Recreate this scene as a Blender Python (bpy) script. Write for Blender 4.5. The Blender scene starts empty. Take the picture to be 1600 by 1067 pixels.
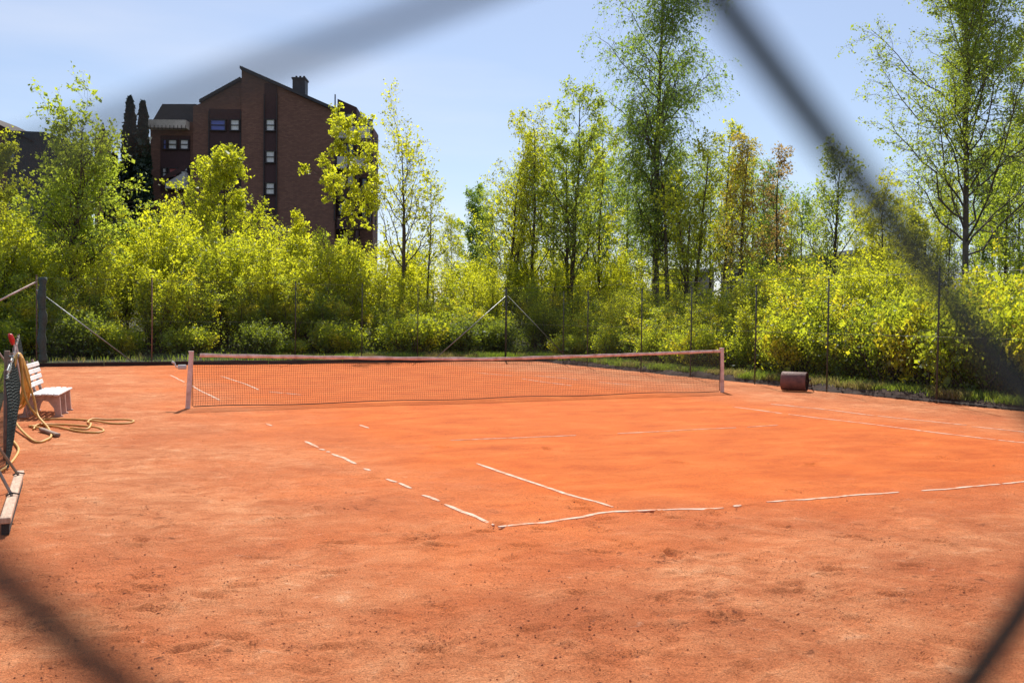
import bpy, math, random
import numpy as np
from mathutils import Matrix, Vector

# ------------------------------------------------------------------ camera, sky, sun, exposure
scene = bpy.context.scene
CAM = np.array([-9.1739, -19.8102, 1.8940])
YAW, PITCH, ROLL, FPX = 0.45596, -0.027954, 0.011319, 1544.53      # measured from the court lines
FW = np.array([math.sin(YAW)*math.cos(PITCH), math.cos(YAW)*math.cos(PITCH), math.sin(PITCH)])
_r = np.array([math.cos(YAW), -math.sin(YAW), 0.0]); _u = np.cross(_r, FW)
RT = _r*math.cos(ROLL) + _u*math.sin(ROLL)
UP = -_r*math.sin(ROLL) + _u*math.cos(ROLL)
cd = bpy.data.cameras.new('camera'); co = bpy.data.objects.new('camera', cd)
scene.collection.objects.link(co); scene.camera = co
m = Matrix.Identity(4)
for i in range(3):
    m[i][0] = RT[i]; m[i][1] = UP[i]; m[i][2] = -FW[i]; m[i][3] = CAM[i]
co.matrix_world = m
cd.sensor_width = 36.0; cd.lens = FPX/1600*36
cd.clip_start = 0.005; cd.clip_end = 6000
cd.dof.use_dof = True; cd.dof.focus_distance = 20.0; cd.dof.aperture_fstop = 12.0

SUN_EL = math.radians(48.0)
SUN_AZ = math.radians(24.5)                       # from +Y towards +X
w = bpy.data.worlds.new("World"); scene.world = w; w.use_nodes = True
nt = w.node_tree
sky = nt.nodes.new('ShaderNodeTexSky'); sky.sky_type = 'NISHITA'; sky.sun_disc = False
sky.sun_elevation = SUN_EL; sky.sun_rotation = SUN_AZ
sky.air_density = 1.0; sky.dust_density = 0.35; sky.ozone_density = 3.5
bg = nt.nodes['Background']; bg.inputs['Strength'].default_value = 0.10
hz = nt.nodes.new('ShaderNodeMix'); hz.data_type = 'RGBA'; hz.inputs[0].default_value = .38        # thin high haze
hz.inputs[7].default_value = (4.6, 4.9, 6.2, 1); nt.links.new(sky.outputs['Color'], hz.inputs[6])
tcw = nt.nodes.new('ShaderNodeTexCoord'); mpw = nt.nodes.new('ShaderNodeMapping'); mpw.inputs['Scale'].default_value = (1.2, 1.2, 7)
nw = nt.nodes.new('ShaderNodeTexNoise'); nw.inputs['Scale'].default_value = 1.6; nw.inputs['Detail'].default_value = 6
rw = nt.nodes.new('ShaderNodeMapRange'); rw.inputs[1].default_value = .42; rw.inputs[2].default_value = .75; rw.inputs[3].default_value = 0; rw.inputs[4].default_value = .35
cw_ = nt.nodes.new('ShaderNodeMix'); cw_.data_type = 'RGBA'; cw_.inputs[7].default_value = (7.2, 7.3, 7.9, 1)
nt.links.new(tcw.outputs['Generated'], mpw.inputs['Vector']); nt.links.new(mpw.outputs[0], nw.inputs['Vector']); nt.links.new(nw.outputs['Fac'], rw.inputs[0])
nt.links.new(rw.outputs[0], cw_.inputs[0]); nt.links.new(hz.outputs[2], cw_.inputs[6]); nt.links.new(cw_.outputs[2], bg.inputs['Color'])
ld = bpy.data.lights.new('sun', 'SUN'); ld.energy = 4.9; ld.angle = math.radians(0.5); ld.color = (1.0, 0.95, 0.86)
lo = bpy.data.objects.new('sun', ld); scene.collection.objects.link(lo)
sd = Vector((math.sin(SUN_AZ)*math.cos(SUN_EL), math.cos(SUN_AZ)*math.cos(SUN_EL), math.sin(SUN_EL)))
lo.rotation_euler = sd.to_track_quat('Z', 'Y').to_euler(); lo.location = (0, 0, 40)
scene.view_settings.view_transform = 'Standard'; scene.view_settings.look = 'None'
scene.view_settings.exposure = 0.40; scene.view_settings.gamma = 1.0
scene.cycles.max_bounces = 7; scene.cycles.diffuse_bounces = 4; scene.cycles.transmission_bounces = 5
scene.cycles.transparent_max_bounces = 6
scene.cycles.use_denoising = True

# ------------------------------------------------------------------ helpers
def at(px, depth, py=None):
    """photo column (1600 wide) and distance along the view -> ground x, y (or full point when py is given)"""
    X = (px-800)/FPX*depth
    if py is None:
        p = CAM + FW*depth + RT*X
        return np.array([p[0], p[1]])
    return CAM + FW*depth + RT*X - UP*((py-533.5)/FPX*depth)
def ground(px, py, z=0.0):
    d = FW*FPX + RT*(px-800) - UP*(py-533.5)
    return CAM + d*(z-CAM[2])/d[2]
def sstep(x):
    x = np.clip(x, 0, 1); return x*x*(3-2*x)
def gz(x, y):
    """height of the ground outside the court"""
    x = np.asarray(x, float); y = np.asarray(y, float)
    far = np.clip(y-15.9, 0, None); right = np.clip(x-9.45, 0, None); left = np.clip(-9.6-x, 0, None)
    d = np.maximum(np.maximum(far, right), left*0.4)
    h = 0.12*sstep(d/0.4) + 0.035*np.clip(d, 0, 30) + 3.5*sstep((far-8)/50)*sstep((30-x)/35)
    h += 0.12*np.sin(x*0.7+1)*np.cos(y*0.55)*sstep(d/3)
    return np.where(d > 0, h, -0.04)
def link(o, parent=None):
    scene.collection.objects.link(o)
    if parent is not None: o.parent = parent
    return o
def tag(o, label=None, cat=None, group=None, kind=None):
    if label: o['label'] = label
    if cat: o['category'] = cat
    if group: o['group'] = group
    if kind: o['kind'] = kind
    return o
def empty(name, loc=(0, 0, 0), rz=0.0):
    o = bpy.data.objects.new(name, None); o.location = loc; o.rotation_euler = (0, 0, rz); o.empty_display_size = .2
    return link(o)
class MB:
    def __init__(s): s.v = []; s.f = []; s.m = []; s.n = 0
    def add(s, V, F, mi=0):
        V = np.asarray(V, float).reshape(-1, 3)
        s.v.append(V)
        if isinstance(F, np.ndarray): s.f.append((F+s.n, mi))
        else:
            by = {}
            for f in F: by.setdefault(len(f), []).append(f)
            for k, l in by.items(): s.f.append((np.array(l)+s.n, mi))
        s.n += len(V)
    def build(s, name, mats, parent=None, smooth=False):
        me = bpy.data.meshes.new(name)
        V = np.concatenate(s.v) if s.v else np.zeros((0, 3))
        tot = [len(f) for f, _ in s.f]; ks = [f.shape[1] for f, _ in s.f]
        loops = np.concatenate([f.ravel() for f, _ in s.f]).astype(np.int32)
        cnt = np.concatenate([np.full(t, k) for t, k in zip(tot, ks)]).astype(np.int32)
        st = np.concatenate([[0], np.cumsum(cnt)[:-1]]).astype(np.int32)
        me.vertices.add(len(V)); me.vertices.foreach_set('co', V.astype(np.float32).ravel())
        me.loops.add(len(loops)); me.loops.foreach_set('vertex_index', loops)
        me.polygons.add(len(cnt)); me.polygons.foreach_set('loop_start', st); me.polygons.foreach_set('loop_total', cnt)
        mi = np.concatenate([np.full(t, q) for t, (_, q) in zip(tot, s.f)]).astype(np.int32)
        if not isinstance(mats, (list, tuple)): mats = [mats]
        for q in mats: me.materials.append(q)
        me.polygons.foreach_set('material_index', mi)
        me.polygons.foreach_set('use_smooth', np.full(len(cnt), smooth))
        me.update(calc_edges=True); me.validate()
        return link(bpy.data.objects.new(name, me), parent)
    # shapes
    def box(s, c, size, rot=None, mi=0, bev=0.0):
        hx, hy, hz = np.array(size)/2.0
        if bev <= 0:
            V = np.array([(sx*hx, sy*hy, sz*hz) for sz in (-1, 1) for sy in (-1, 1) for sx in (-1, 1)])
            F = [(0, 2, 3, 1), (4, 5, 7, 6), (0, 1, 5, 4), (2, 6, 7, 3), (0, 4, 6, 2), (1, 3, 7, 5)]
        else:
            b = min(bev, hx*.9, hy*.9, hz*.9); V = []; 
            for sz in (-1, 1):
                for (a, c2) in ((hx-b, hy-b), ):
                    V += [(-a, -c2, sz*hz), (a, -c2, sz*hz), (a, c2, sz*hz), (-a, c2, sz*hz)]
            # ring of 8 at each of z=+-(hz-b)
            for sz in (-1, 1):
                z = sz*(hz-b)
                V += [(-hx+b, -hy, z), (hx-b, -hy, z), (hx, -hy+b, z), (hx, hy-b, z), (hx-b, hy, z), (-hx+b, hy, z), (-hx, hy-b, z), (-hx, -hy+b, z)]
            L, U = 8, 16
            F = [(3, 2, 1, 0), (4, 5, 6, 7)]
            F += [(L+i, L+(i+1) % 8, U+(i+1) % 8, U+i) for i in range(8)]
            F += [(0, 1, L+1, L+0), (1, 2, L+3, L+2), (2, 3, L+5, L+4), (3, 0, L+7, L+6), (1, L+2, L+1), (2, L+4, L+3), (3, L+6, L+5), (0, L+0, L+7)]
            F += [(5, 4, U+0, U+1), (6, 5, U+2, U+3), (7, 6, U+4, U+5), (4, 7, U+6, U+7), (5, U+1, U+2), (6, U+3, U+4), (7, U+5, U+6), (4, U+7, U+0)]
            V = np.array(V)
        if rot is not None: V = V@np.array(rot).T
        s.add(V+np.array(c), F, mi)
    def beam(s, a, b, wd, th, up=(0, 0, 1), mi=0, bev=0.0):
        a = np.array(a, float); b = np.array(b, float); z = b-a; L = np.linalg.norm(z); z /= L
        x = np.cross(up, z); x /= np.linalg.norm(x); y = np.cross(z, x)
        s.box((a+b)/2, (wd, th, L), np.array([x, y, z]).T, mi, bev)
    def tube(s, pts, r, sides=8, mi=0, caps=True, closed=False):
        P = np.array(pts, float); n = len(P); R = np.full(n, r) if np.isscalar(r) else np.array(r, float)
        T = np.zeros_like(P); T[1:-1] = P[2:]-P[:-2]; T[0] = P[1]-P[0]; T[-1] = P[-1]-P[-2]
        T /= np.linalg.norm(T, axis=1)[:, None]+1e-12
        ref = np.array([0, 0, 1.]) if abs(T[0][2]) < .9 else np.array([1., 0, 0])
        x = np.cross(T[0], ref); x /= np.linalg.norm(x); V = []
        for i in range(n):
            x = x-T[i]*np.dot(x, T[i]); x /= np.linalg.norm(x)+1e-12; y = np.cross(T[i], x)
            a = np.arange(sides)/sides*2*math.pi
            V.append(P[i]+R[i]*(np.cos(a)[:, None]*x+np.sin(a)[:, None]*y))
        V = np.concatenate(V); F = []
        for i in range(n-1):
            for k in range(sides):
                k2 = (k+1) % sides; F.append((i*sides+k, i*sides+k2, (i+1)*sides+k2, (i+1)*sides+k))
        if caps: F.append(tuple(range(sides))[::-1]); F.append(tuple((n-1)*sides+k for k in range(sides)))
        s.add(V, F, mi)
    def lathe(s, prof, origin, ax, sides=32, mi=0):
        """prof list of (t along axis, radius)"""
        ax = np.array(ax, float); ax /= np.linalg.norm(ax)
        x = np.cross(ax, (0, 0, 1) if abs(ax[2]) < .9 else (1, 0, 0)); x /= np.linalg.norm(x); y = np.cross(ax, x)
        a = np.arange(sides)/sides*2*math.pi; V = []; F = []
        for t, r in prof: V.append(np.array(origin)+ax*t+r*(np.cos(a)[:, None]*x+np.sin(a)[:, None]*y))
        for i in range(len(prof)-1):
            for k in range(sides):
                k2 = (k+1) % sides; F.append((i*sides+k, i*sides+k2, (i+1)*sides+k2, (i+1)*sides+k))
        s.add(np.concatenate(V), F, mi)
    def prism(s, poly, y0, y1, mi=0):
        """polygon in x,z (counter-clockwise seen from -y) extruded along y"""
        n = len(poly); V = [(x, y0, z) for x, z in poly]+[(x, y1, z) for x, z in poly]
        F = [tuple(range(n)), tuple(range(2*n-1, n-1, -1))]+[(i, i+n, (i+1) % n+n, (i+1) % n) for i in range(n)]
        s.add(V, F, mi)
def tubes_np(mb, P, R, sides, mi=0):
    """many open tubes at once: P [nb, n, 3], R [nb, n]"""
    nb, n, _ = P.shape
    if nb == 0: return
    D = P[:, -1]-P[:, 0]; D /= np.linalg.norm(D, axis=1)[:, None]+1e-9
    ref = np.where(np.abs(D[:, 2:3]) < .9, np.array([[0, 0, 1.]]), np.array([[1., 0, 0]]))
    X = np.cross(D, ref); X /= np.linalg.norm(X, axis=1)[:, None]+1e-9; Y = np.cross(D, X)
    a = np.arange(sides)/sides*2*math.pi
    ring = np.cos(a)[None, :, None]*X[:, None, :]+np.sin(a)[None, :, None]*Y[:, None, :]
    V = P[:, :, None, :]+R[:, :, None, None]*ring[:, None, :, :]
    i = np.arange(n-1)[:, None]; k = np.arange(sides)[None, :]; k2 = (k+1) % sides
    q = np.stack([i*sides+k, i*sides+k2, (i+1)*sides+k2, (i+1)*sides+k], -1).reshape(-1, 4)
    F = (q[None]+(np.arange(nb)*n*sides)[:, None, None]).reshape(-1, 4)
    mb.add(V.reshape(-1, 3), F, mi)

# ------------------------------------------------------------------ materials
def new_mat(name):
    mt = bpy.data.materials.new(name); mt.use_nodes = True; t = mt.node_tree
    b = t.nodes['Principled BSDF']; return mt, t, b
def N(t, kind, **kw):
    n = t.nodes.new(kind)
    for k, v in kw.items():
        if k in n.inputs: n.inputs[k].default_value = v
        else: setattr(n, k, v)
    return n
def ramp(t, fac, stops):
    r = t.nodes.new('ShaderNodeValToRGB'); e = r.color_ramp.elements
    while len(e) < len(stops): e.new(0.5)
    for i, (p, c) in enumerate(stops):
        e[i].position = p; e[i].color = (*c, 1) if len(c) == 3 else c
    t.links.new(fac, r.inputs[0]); return r.outputs[0]
def mixc(t, fac, a, b, mode='MIX'):
    n = t.nodes.new('ShaderNodeMix'); n.data_type = 'RGBA'; n.blend_type = mode
    for s_, i in ((fac, 0), (a, 6), (b, 7)):
        if isinstance(s_, (int, float)): n.inputs[i].default_value = s_
        elif isinstance(s_, tuple): n.inputs[i].default_value = (*s_, 1)
        else: t.links.new(s_, n.inputs[i])
    return n.outputs[2]
def noise(t, scale, detail=3, rough=.55, vec=None, dist=0.0):
    n = N(t, 'ShaderNodeTexNoise', Scale=scale, Detail=detail, Roughness=rough, Distortion=dist)
    if vec is not None: t.links.new(vec, n.inputs['Vector'])
    return n.outputs['Fac']
def objco(t, sc=(1, 1, 1)):
    c = t.nodes.new('ShaderNodeTexCoord'); mp = N(t, 'ShaderNodeMapping'); mp.inputs['Scale'].default_value = sc
    t.links.new(c.outputs['Object'], mp.inputs['Vector']); return mp.outputs[0]
def mathn(t, op, a, b=0.0):
    n = t.nodes.new('ShaderNodeMath'); n.operation = op
    for i, s_ in enumerate((a, b)):
        if isinstance(s_, (int, float)): n.inputs[i].default_value = s_
        else: t.links.new(s_, n.inputs[i])
    return n.outputs[0]
def bump(t, b, h, strength=.5, dist=.02):
    n = N(t, 'ShaderNodeBump', Strength=strength, Distance=dist); t.links.new(h, n.inputs['Height'])
    t.links.new(n.outputs[0], b.inputs['Normal'])
def simple(name, col, rough=.6, var=.25, scale=6., metal=0., bmp=0., spec=None, col2=None, sc=(1, 1, 1)):
    mt, t, b = new_mat(name); co_ = objco(t, sc); f = noise(t, scale, 5, .6, co_)
    c2 = col2 or tuple(x*(1-var) for x in col); c1 = tuple(min(1, x*(1+var*.4)) for x in col)
    t.links.new(ramp(t, f, [(.32, c2), (.62, c1)]), b.inputs['Base Color'])
    b.inputs['Roughness'].default_value = rough; b.inputs['Metallic'].default_value = metal
    if spec is not None: b.inputs['Specular IOR Level'].default_value = spec
    if bmp: bump(t, b, noise(t, scale*6, 4, .6, co_), bmp, .01)
    return mt
def leaf_mat(name, c1, c2, tr1, tr2, trans=.5, patch=None):
    """thin leaf: reflects c, lets tr through; varies from leaf to leaf and from bough to bough"""
    mt = bpy.data.materials.new(name); mt.use_nodes = True; t = mt.node_tree; t.nodes.clear()
    g = t.nodes.new('ShaderNodeNewGeometry'); oi = t.nodes.new('ShaderNodeObjectInfo')
    tc = t.nodes.new('ShaderNodeTexCoord')
    n2 = noise(t, .7, 2, .5, tc.outputs['Object'])
    f = mathn(t, 'ADD', mathn(t, 'MULTIPLY', g.outputs['Random Per Island'], .5), mathn(t, 'MULTIPLY', n2, .75))
    f = mathn(t, 'ADD', f, mathn(t, 'MULTIPLY', mathn(t, 'SUBTRACT', oi.outputs['Random'], .5), .3))
    col = ramp(t, f, [(.25, c2), (.85, c1)]); trc = ramp(t, f, [(.25, tr2), (.85, tr1)])
    if patch:
        pf = ramp(t, noise(t, .9, 2, .5, tc.outputs['Object']), [(.5, (0, 0, 0)), (.62, (1, 1, 1))])
        col = mixc(t, pf, col, patch[0]); trc = mixc(t, pf, trc, patch[1])
    d = t.nodes.new('ShaderNodeBsdfDiffuse'); tr = t.nodes.new('ShaderNodeBsdfTranslucent'); gl = N(t, 'ShaderNodeBsdfGlossy', Roughness=.5)
    gl.inputs['Color'].default_value = (.9, .95, 1, 1)
    t.links.new(col, d.inputs[0]); t.links.new(trc, tr.inputs[0])
    m1 = N(t, 'ShaderNodeMixShader', Fac=trans); t.links.new(d.outputs[0], m1.inputs[1]); t.links.new(tr.outputs[0], m1.inputs[2])
    m2 = N(t, 'ShaderNodeMixShader', Fac=.035); t.links.new(m1.outputs[0], m2.inputs[1]); t.links.new(gl.outputs[0], m2.inputs[2])
    o = t.nodes.new('ShaderNodeOutputMaterial'); t.links.new(m2.outputs[0], o.inputs[0]); return mt

def clay_material():
    mt, t, b = new_mat('red_clay'); c = objco(t)
    sx = t.nodes.new('ShaderNodeSeparateXYZ'); t.links.new(c, sx.inputs[0]); X, Y = sx.outputs[0], sx.outputs[1]
    # brushed court (orange) against the dusty run-off (paler, pinker)
    wob = mathn(t, 'MULTIPLY', mathn(t, 'SUBTRACT', noise(t, .35, 3, .6, c), .5), 5.0)
    dl = mathn(t, 'ADD', mathn(t, 'ADD', X, 5.6), wob)
    dn = mathn(t, 'ADD', mathn(t, 'ADD', Y, 12.6), wob)
    dd = mathn(t, 'MINIMUM', dl, dn)
    dr = mathn(t, 'ADD', mathn(t, 'SUBTRACT', 5.4, X), mathn(t, 'MULTIPLY', wob, .5))
    dd = mathn(t, 'MINIMUM', dd, dr)
    inside = ramp(t, mathn(t, 'MULTIPLY', mathn(t, 'ADD', dd, 3), 1/6), [(.25, (0, 0, 0)), (.75, (1, 1, 1))])
    sweep = objco(t, (.7, 1.5, 1))
    n_str = noise(t, 1.4, 6, .62, sweep, .6)
    n_big = noise(t, .55, 5, .6, c, .3)
    n_mid = noise(t, 3.2, 7, .68, c, .5)
    n_fine = noise(t, 80, 5, .85, c)
    orange = ramp(t, n_str, [(.3, (.52, .105, .017)), (.5, (.61, .140, .024)), (.7, (.66, .175, .038))])
    dusty = ramp(t, n_mid, [(.30, (.47, .145, .052)), (.46, (.60, .212, .085)), (.60, (.68, .28, .125)), (.74, (.79, .42, .235))])
    dusty = mixc(t, ramp(t, n_big, [(.42, (0, 0, 0)), (.62, (.75, .75, .75))]), dusty, (.54, .150, .050))
    col = mixc(t, inside, dusty, orange)
    # damp dark crusts and scuffs
    cr = mathn(t, 'MULTIPLY', ramp(t, noise(t, 8, 8, .8, c, .4), [(.57, (0, 0, 0)), (.64, (1, 1, 1))]),
               ramp(t, noise(t, 1.1, 3, .6, c), [(.50, (0, 0, 0)), (.66, (.9, .9, .9))]))
    cr = mathn(t, 'MULTIPLY', cr, mathn(t, 'SUBTRACT', 1.0, mathn(t, 'MULTIPLY', inside, .75)))
    col = mixc(t, cr, col, (.20, .055, .028))
    # pale scrape marks
    sc_ = ramp(t, noise(t, 5, 6, .7, objco(t, (1, 1.8, 1)), .8), [(.62, (0, 0, 0)), (.72, (1, 1, 1))])
    sc_ = mathn(t, 'MULTIPLY', sc_, mathn(t, 'SUBTRACT', 1.0, mathn(t, 'MULTIPLY', inside, .8)))
    col = mixc(t, mathn(t, 'MULTIPLY', sc_, .5), col, (.80, .46, .30))
    dmp = mathn(t, 'MULTIPLY', mathn(t, 'ADD', mathn(t, 'MULTIPLY', Y, -.30), mathn(t, 'ADD', mathn(t, 'MULTIPLY', X, .16), mathn(t, 'MULTIPLY', n_big, 2.4))), 1.0)
    col = mixc(t, ramp(t, mathn(t, 'SUBTRACT', dmp, 4.2), [(.0, (0, 0, 0)), (1.0, (1, 1, 1))]), col, mixc(t, 1.0, col, (.86, .80, .76), 'MULTIPLY'))
    # shoe prints: sparse oval dents
    vn = t.nodes.new('ShaderNodeTexVoronoi'); vn.inputs['Scale'].default_value = 1.0; vn.inputs['Randomness'].default_value = 1.0
    t.links.new(objco(t, (2.1, 1.1, 1)), vn.inputs['Vector'])
    fp = mathn(t, 'MULTIPLY', ramp(t, vn.outputs['Distance'], [(.10, (1, 1, 1)), (.15, (0, 0, 0))]), ramp(t, noise(t, 3.0, 4, .7, c), [(.48, (0, 0, 0)), (.60, (1, 1, 1))]))
    fp = mathn(t, 'MULTIPLY', fp, mathn(t, 'SUBTRACT', 1.0, mathn(t, 'MULTIPLY', inside, .9)))
    col = mixc(t, mathn(t, 'MULTIPLY', fp, .5), col, (.36, .11, .045))
    grain = ramp(t, n_fine, [(.36, (.35, .32, .30)), (.5, (1, 1, 1)), (.64, (1.4, 1.38, 1.36))])
    col = mixc(t, .9, col, grain, 'MULTIPLY')
    col = mixc(t, 1.0, col, ramp(t, noise(t, .9, 6, .7, c, .4), [(.35, (.84, .80, .78)), (.62, (1.0, 1.0, 1.0))]), 'MULTIPLY')
    t.links.new(col, b.inputs['Base Color']); b.inputs['Roughness'].default_value = .95
    b.inputs['Specular IOR Level'].default_value = .15
    h = mathn(t, 'ADD', mathn(t, 'MULTIPLY', n_mid, 1.0), mathn(t, 'MULTIPLY', n_fine, .22))
    h = mathn(t, 'ADD', h, mathn(t, 'MULTIPLY', noise(t, 18, 6, .7, c), .5))
    h = mathn(t, 'SUBTRACT', h, mathn(t, 'ADD', mathn(t, 'MULTIPLY', cr, .2), mathn(t, 'MULTIPLY', fp, .35)))
    k = mathn(t, 'SUBTRACT', 1.0, mathn(t, 'MULTIPLY', inside, .55))
    bump(t, b, mathn(t, 'MULTIPLY', h, k), 1.0, .05)
    return mt
M_CLAY = clay_material()
M_CRUMB = simple('clay_crumbs', (.34, .10, .042), .95, .5, 3.0)
def tape_material():
    mt, t, b = new_mat('court_tape'); c = objco(t)
    f = ramp(t, noise(t, 5.5, 7, .75, c), [(.40, (1, 1, 1)), (.56, (0, 0, 0))])
    t.links.new(mixc(t, mathn(t, 'MULTIPLY', f, .85), mixc(t, noise(t, 30, 4, .7, c), (.74, .56, .44), (.55, .36, .25)), (.60, .17, .05)), b.inputs['Base Color'])
    b.inputs['Roughness'].default_value = .9; return mt
M_LINE = tape_material()
def ground_material():
    mt, t, b = new_mat('woodland_floor'); c = objco(t)
    f = noise(t, 1.2, 8, .7, c); g = noise(t, 14, 6, .7, c)
    col = ramp(t, f, [(.35, (.030, .022, .012)), (.5, (.055, .055, .018)), (.65, (.07, .10, .022))])
    col = mixc(t, ramp(t, g, [(.55, (0, 0, 0)), (.7, (1, 1, 1))]), col, (.11, .07, .035))
    t.links.new(col, b.inputs['Base Color']); b.inputs['Roughness'].default_value = 1.0; bump(t, b, g, 1, .08); return mt
M_GROUND = ground_material()
M_GRASS = leaf_mat('grass_blades', (.13, .19, .025), (.06, .10, .02), (.48, .58, .04), (.18, .28, .03), .5, patch=((.16, .12, .05), (.42, .34, .10)))
M_SOIL = simple('dark_soil', (.045, .022, .014), 1.0, .6, 14, bmp=1.0)
M_BARK = simple('grey_brown_bark', (.085, .062, .045), .95, .45, 9, bmp=.8, sc=(1, 1, .3))
M_BIRCHBARK = simple('birch_bark', (.13, .105, .08), .9, .0, 5, bmp=.6, col2=(.045, .035, .028), sc=(1, 1, .8))
# leaves
L_LIME = leaf_mat('lime_green_leaf', (.20, .25, .02), (.08, .12, .015), (.92, .90, .03), (.44, .50, .025), .62)
L_YEL = leaf_mat('yellow_green_leaf', (.28, .27, .02), (.15, .17, .016), (.95, .94, .04), (.52, .58, .02), .6)
L_BUSH = leaf_mat('hedge_leaf', (.13, .19, .022), (.05, .095, .016), (.80, .84, .035), (.34, .44, .025), .6, patch=((.24, .22, .02), (.92, .80, .03)))
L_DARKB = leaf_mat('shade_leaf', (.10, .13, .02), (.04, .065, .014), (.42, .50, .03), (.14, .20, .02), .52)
L_BIRCH = leaf_mat('birch_leaf', (.14, .20, .035), (.06, .11, .025), (.46, .62, .07), (.20, .36, .05), .54)
L_OLIVE = leaf_mat('olive_leaf', (.18, .22, .032), (.09, .13, .022), (.68, .78, .06), (.36, .48, .04), .58)
L_ORANGE = leaf_mat('orange_spring_leaf', (.25, .13, .03), (.16, .13, .025), (.90, .62, .08), (.60, .55, .05), .56)
L_BROWN = leaf_mat('bronze_leaf', (.17, .09, .04), (.10, .08, .03), (.70, .45, .12), (.42, .36, .07), .5)
L_CON = leaf_mat('conifer_scale', (.022, .045, .02), (.010, .022, .012), (.03, .06, .02), (.015, .03, .015), .15)
M_STEEL = simple('galvanised_steel', (.30, .31, .31), .5, .3, 12, metal=.6)
M_GREENPOST = simple('weathered_green_post', (.055, .06, .045), .7, .4, 10)
M_RUSTPOST = simple('rusty_post', (.22, .12, .09), .8, .4, 12)
M_WIRE = simple('green_coated_wire', (.028, .034, .030), .55, .3, 30)
M_NETGREEN = simple('green_netting', (.050, .075, .068), .8, .4, 20)
M_NETBLACK = simple('black_net_cord', (.030, .018, .014), .85, .3, 30)
M_POSTPINK = simple('dusty_white_post', (.70, .53, .48), .6, .3, 5, col2=(.48, .30, .24))
M_HEAD = simple('dusty_headband', (.80, .60, .52), .85, .3, 5, col2=(.55, .32, .24))
M_WOOD = simple('pale_weathered_wood', (.55, .36, .25), .8, .35, 6, bmp=.3, sc=(6, 1, 1))
M_GREYWOOD = simple('grey_wood', (.30, .20, .15), .85, .4, 8, bmp=.4)
M_BENCHWHITE = simple('white_bench_slat', (.80, .78, .76), .5, .12, 5)
M_BENCHLEG = simple('pinkish_bench_leg', (.50, .33, .27), .8, .3, 6)
M_HOSE = simple('yellow_hose', (.62, .33, .035), .45, .25, 4, col2=(.45, .22, .06))
M_HOSEDUST = simple('dusty_yellow_hose', (.62, .33, .07), .6, .25, 5)
M_BRISTLE = simple('black_bristles', (.02, .02, .022), .9, .3, 40)
M_RED = simple('red_plastic', (.65, .02, .02), .4, .2, 5)
M_ROLLER = simple('rusty_roller', (.15, .060, .045), .7, .45, 6, bmp=.3, col2=(.09, .035, .03))
M_ROLLDARK = simple('roller_hollow', (.035, .016, .013), .9, .3, 6)
M_TIMBER = simple('dark_tarred_timber', (.030, .016, .012), .9, .4, 10, bmp=.5)

# ------------------------------------------------------------------ ground and court
xs = np.unique(np.concatenate([np.linspace(-3000, -60, 14), np.linspace(-60, -12, 30), np.linspace(-12, 24, 121), np.linspace(24, 80, 50), np.linspace(80, 3000, 14)]))
ys = np.unique(np.concatenate([np.linspace(-3000, -40, 10), np.linspace(-40, 12, 60), np.linspace(12, 32, 81), np.linspace(32, 120, 60), np.linspace(120, 3000, 14)]))
XX, YY = np.meshgrid(xs, ys); ZZ = gz(XX, YY)
mb = MB(); nx, ny = len(xs), len(ys)
ii, jj = np.meshgrid(np.arange(nx-1), np.arange(ny-1)); q = jj*nx+ii
mb.add(np.stack([XX, YY, ZZ], -1).reshape(-1, 3), np.stack([q, q+1, q+nx+1, q+nx], -1).reshape(-1, 4))
tag(mb.build('ground', M_GROUND, smooth=True), kind='structure', label='woodland floor rising gently behind the fences')

rng = np.random.default_rng(5)
_vr = np.random.default_rng(99); _tab = _vr.uniform(-1, 1, (256, 256))
def vnoise(x, y, sc, ox=0.0):
    x = np.asarray(x, float)/sc+ox+300; y = np.asarray(y, float)/sc+ox*1.7+300; i = np.floor(x).astype(int); j = np.floor(y).astype(int)
    u = x-i; v = y-j; u = u*u*(3-2*u); v = v*v*(3-2*v); a_ = _tab[i % 256, j % 256]; b_ = _tab[(i+1) % 256, j % 256]; c_ = _tab[i % 256, (j+1) % 256]; d_ = _tab[(i+1) % 256, (j+1) % 256]
    return (a_*(1-u)+b_*u)*(1-v)+(c_*(1-u)+d_*u)*v
prints = []                                        # shoe prints: x, y, heading, depth
for _ in range(15):
    p0_ = ground(_vr.uniform(60, 1500), _vr.uniform(840, 1060))[:2]; hd = _vr.uniform(0, 6.28); n_ = int(_vr.integers(3, 8))
    for k in range(n_):
        q_ = p0_+np.array([math.cos(hd), math.sin(hd)])*.62*k+np.array([-math.sin(hd), math.cos(hd)])*(.09 if k % 2 else -.09)+_vr.normal(0, .05, 2)
        prints.append((q_[0], q_[1], hd+_vr.normal(0, .2), _vr.uniform(.012, .028)))
for _ in range(60):
    q_ = ground(_vr.uniform(0, 1500), _vr.uniform(690, 1060))[:2]; prints.append((q_[0], q_[1], _vr.uniform(0, 6.28), _vr.uniform(.008, .024)))
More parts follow.
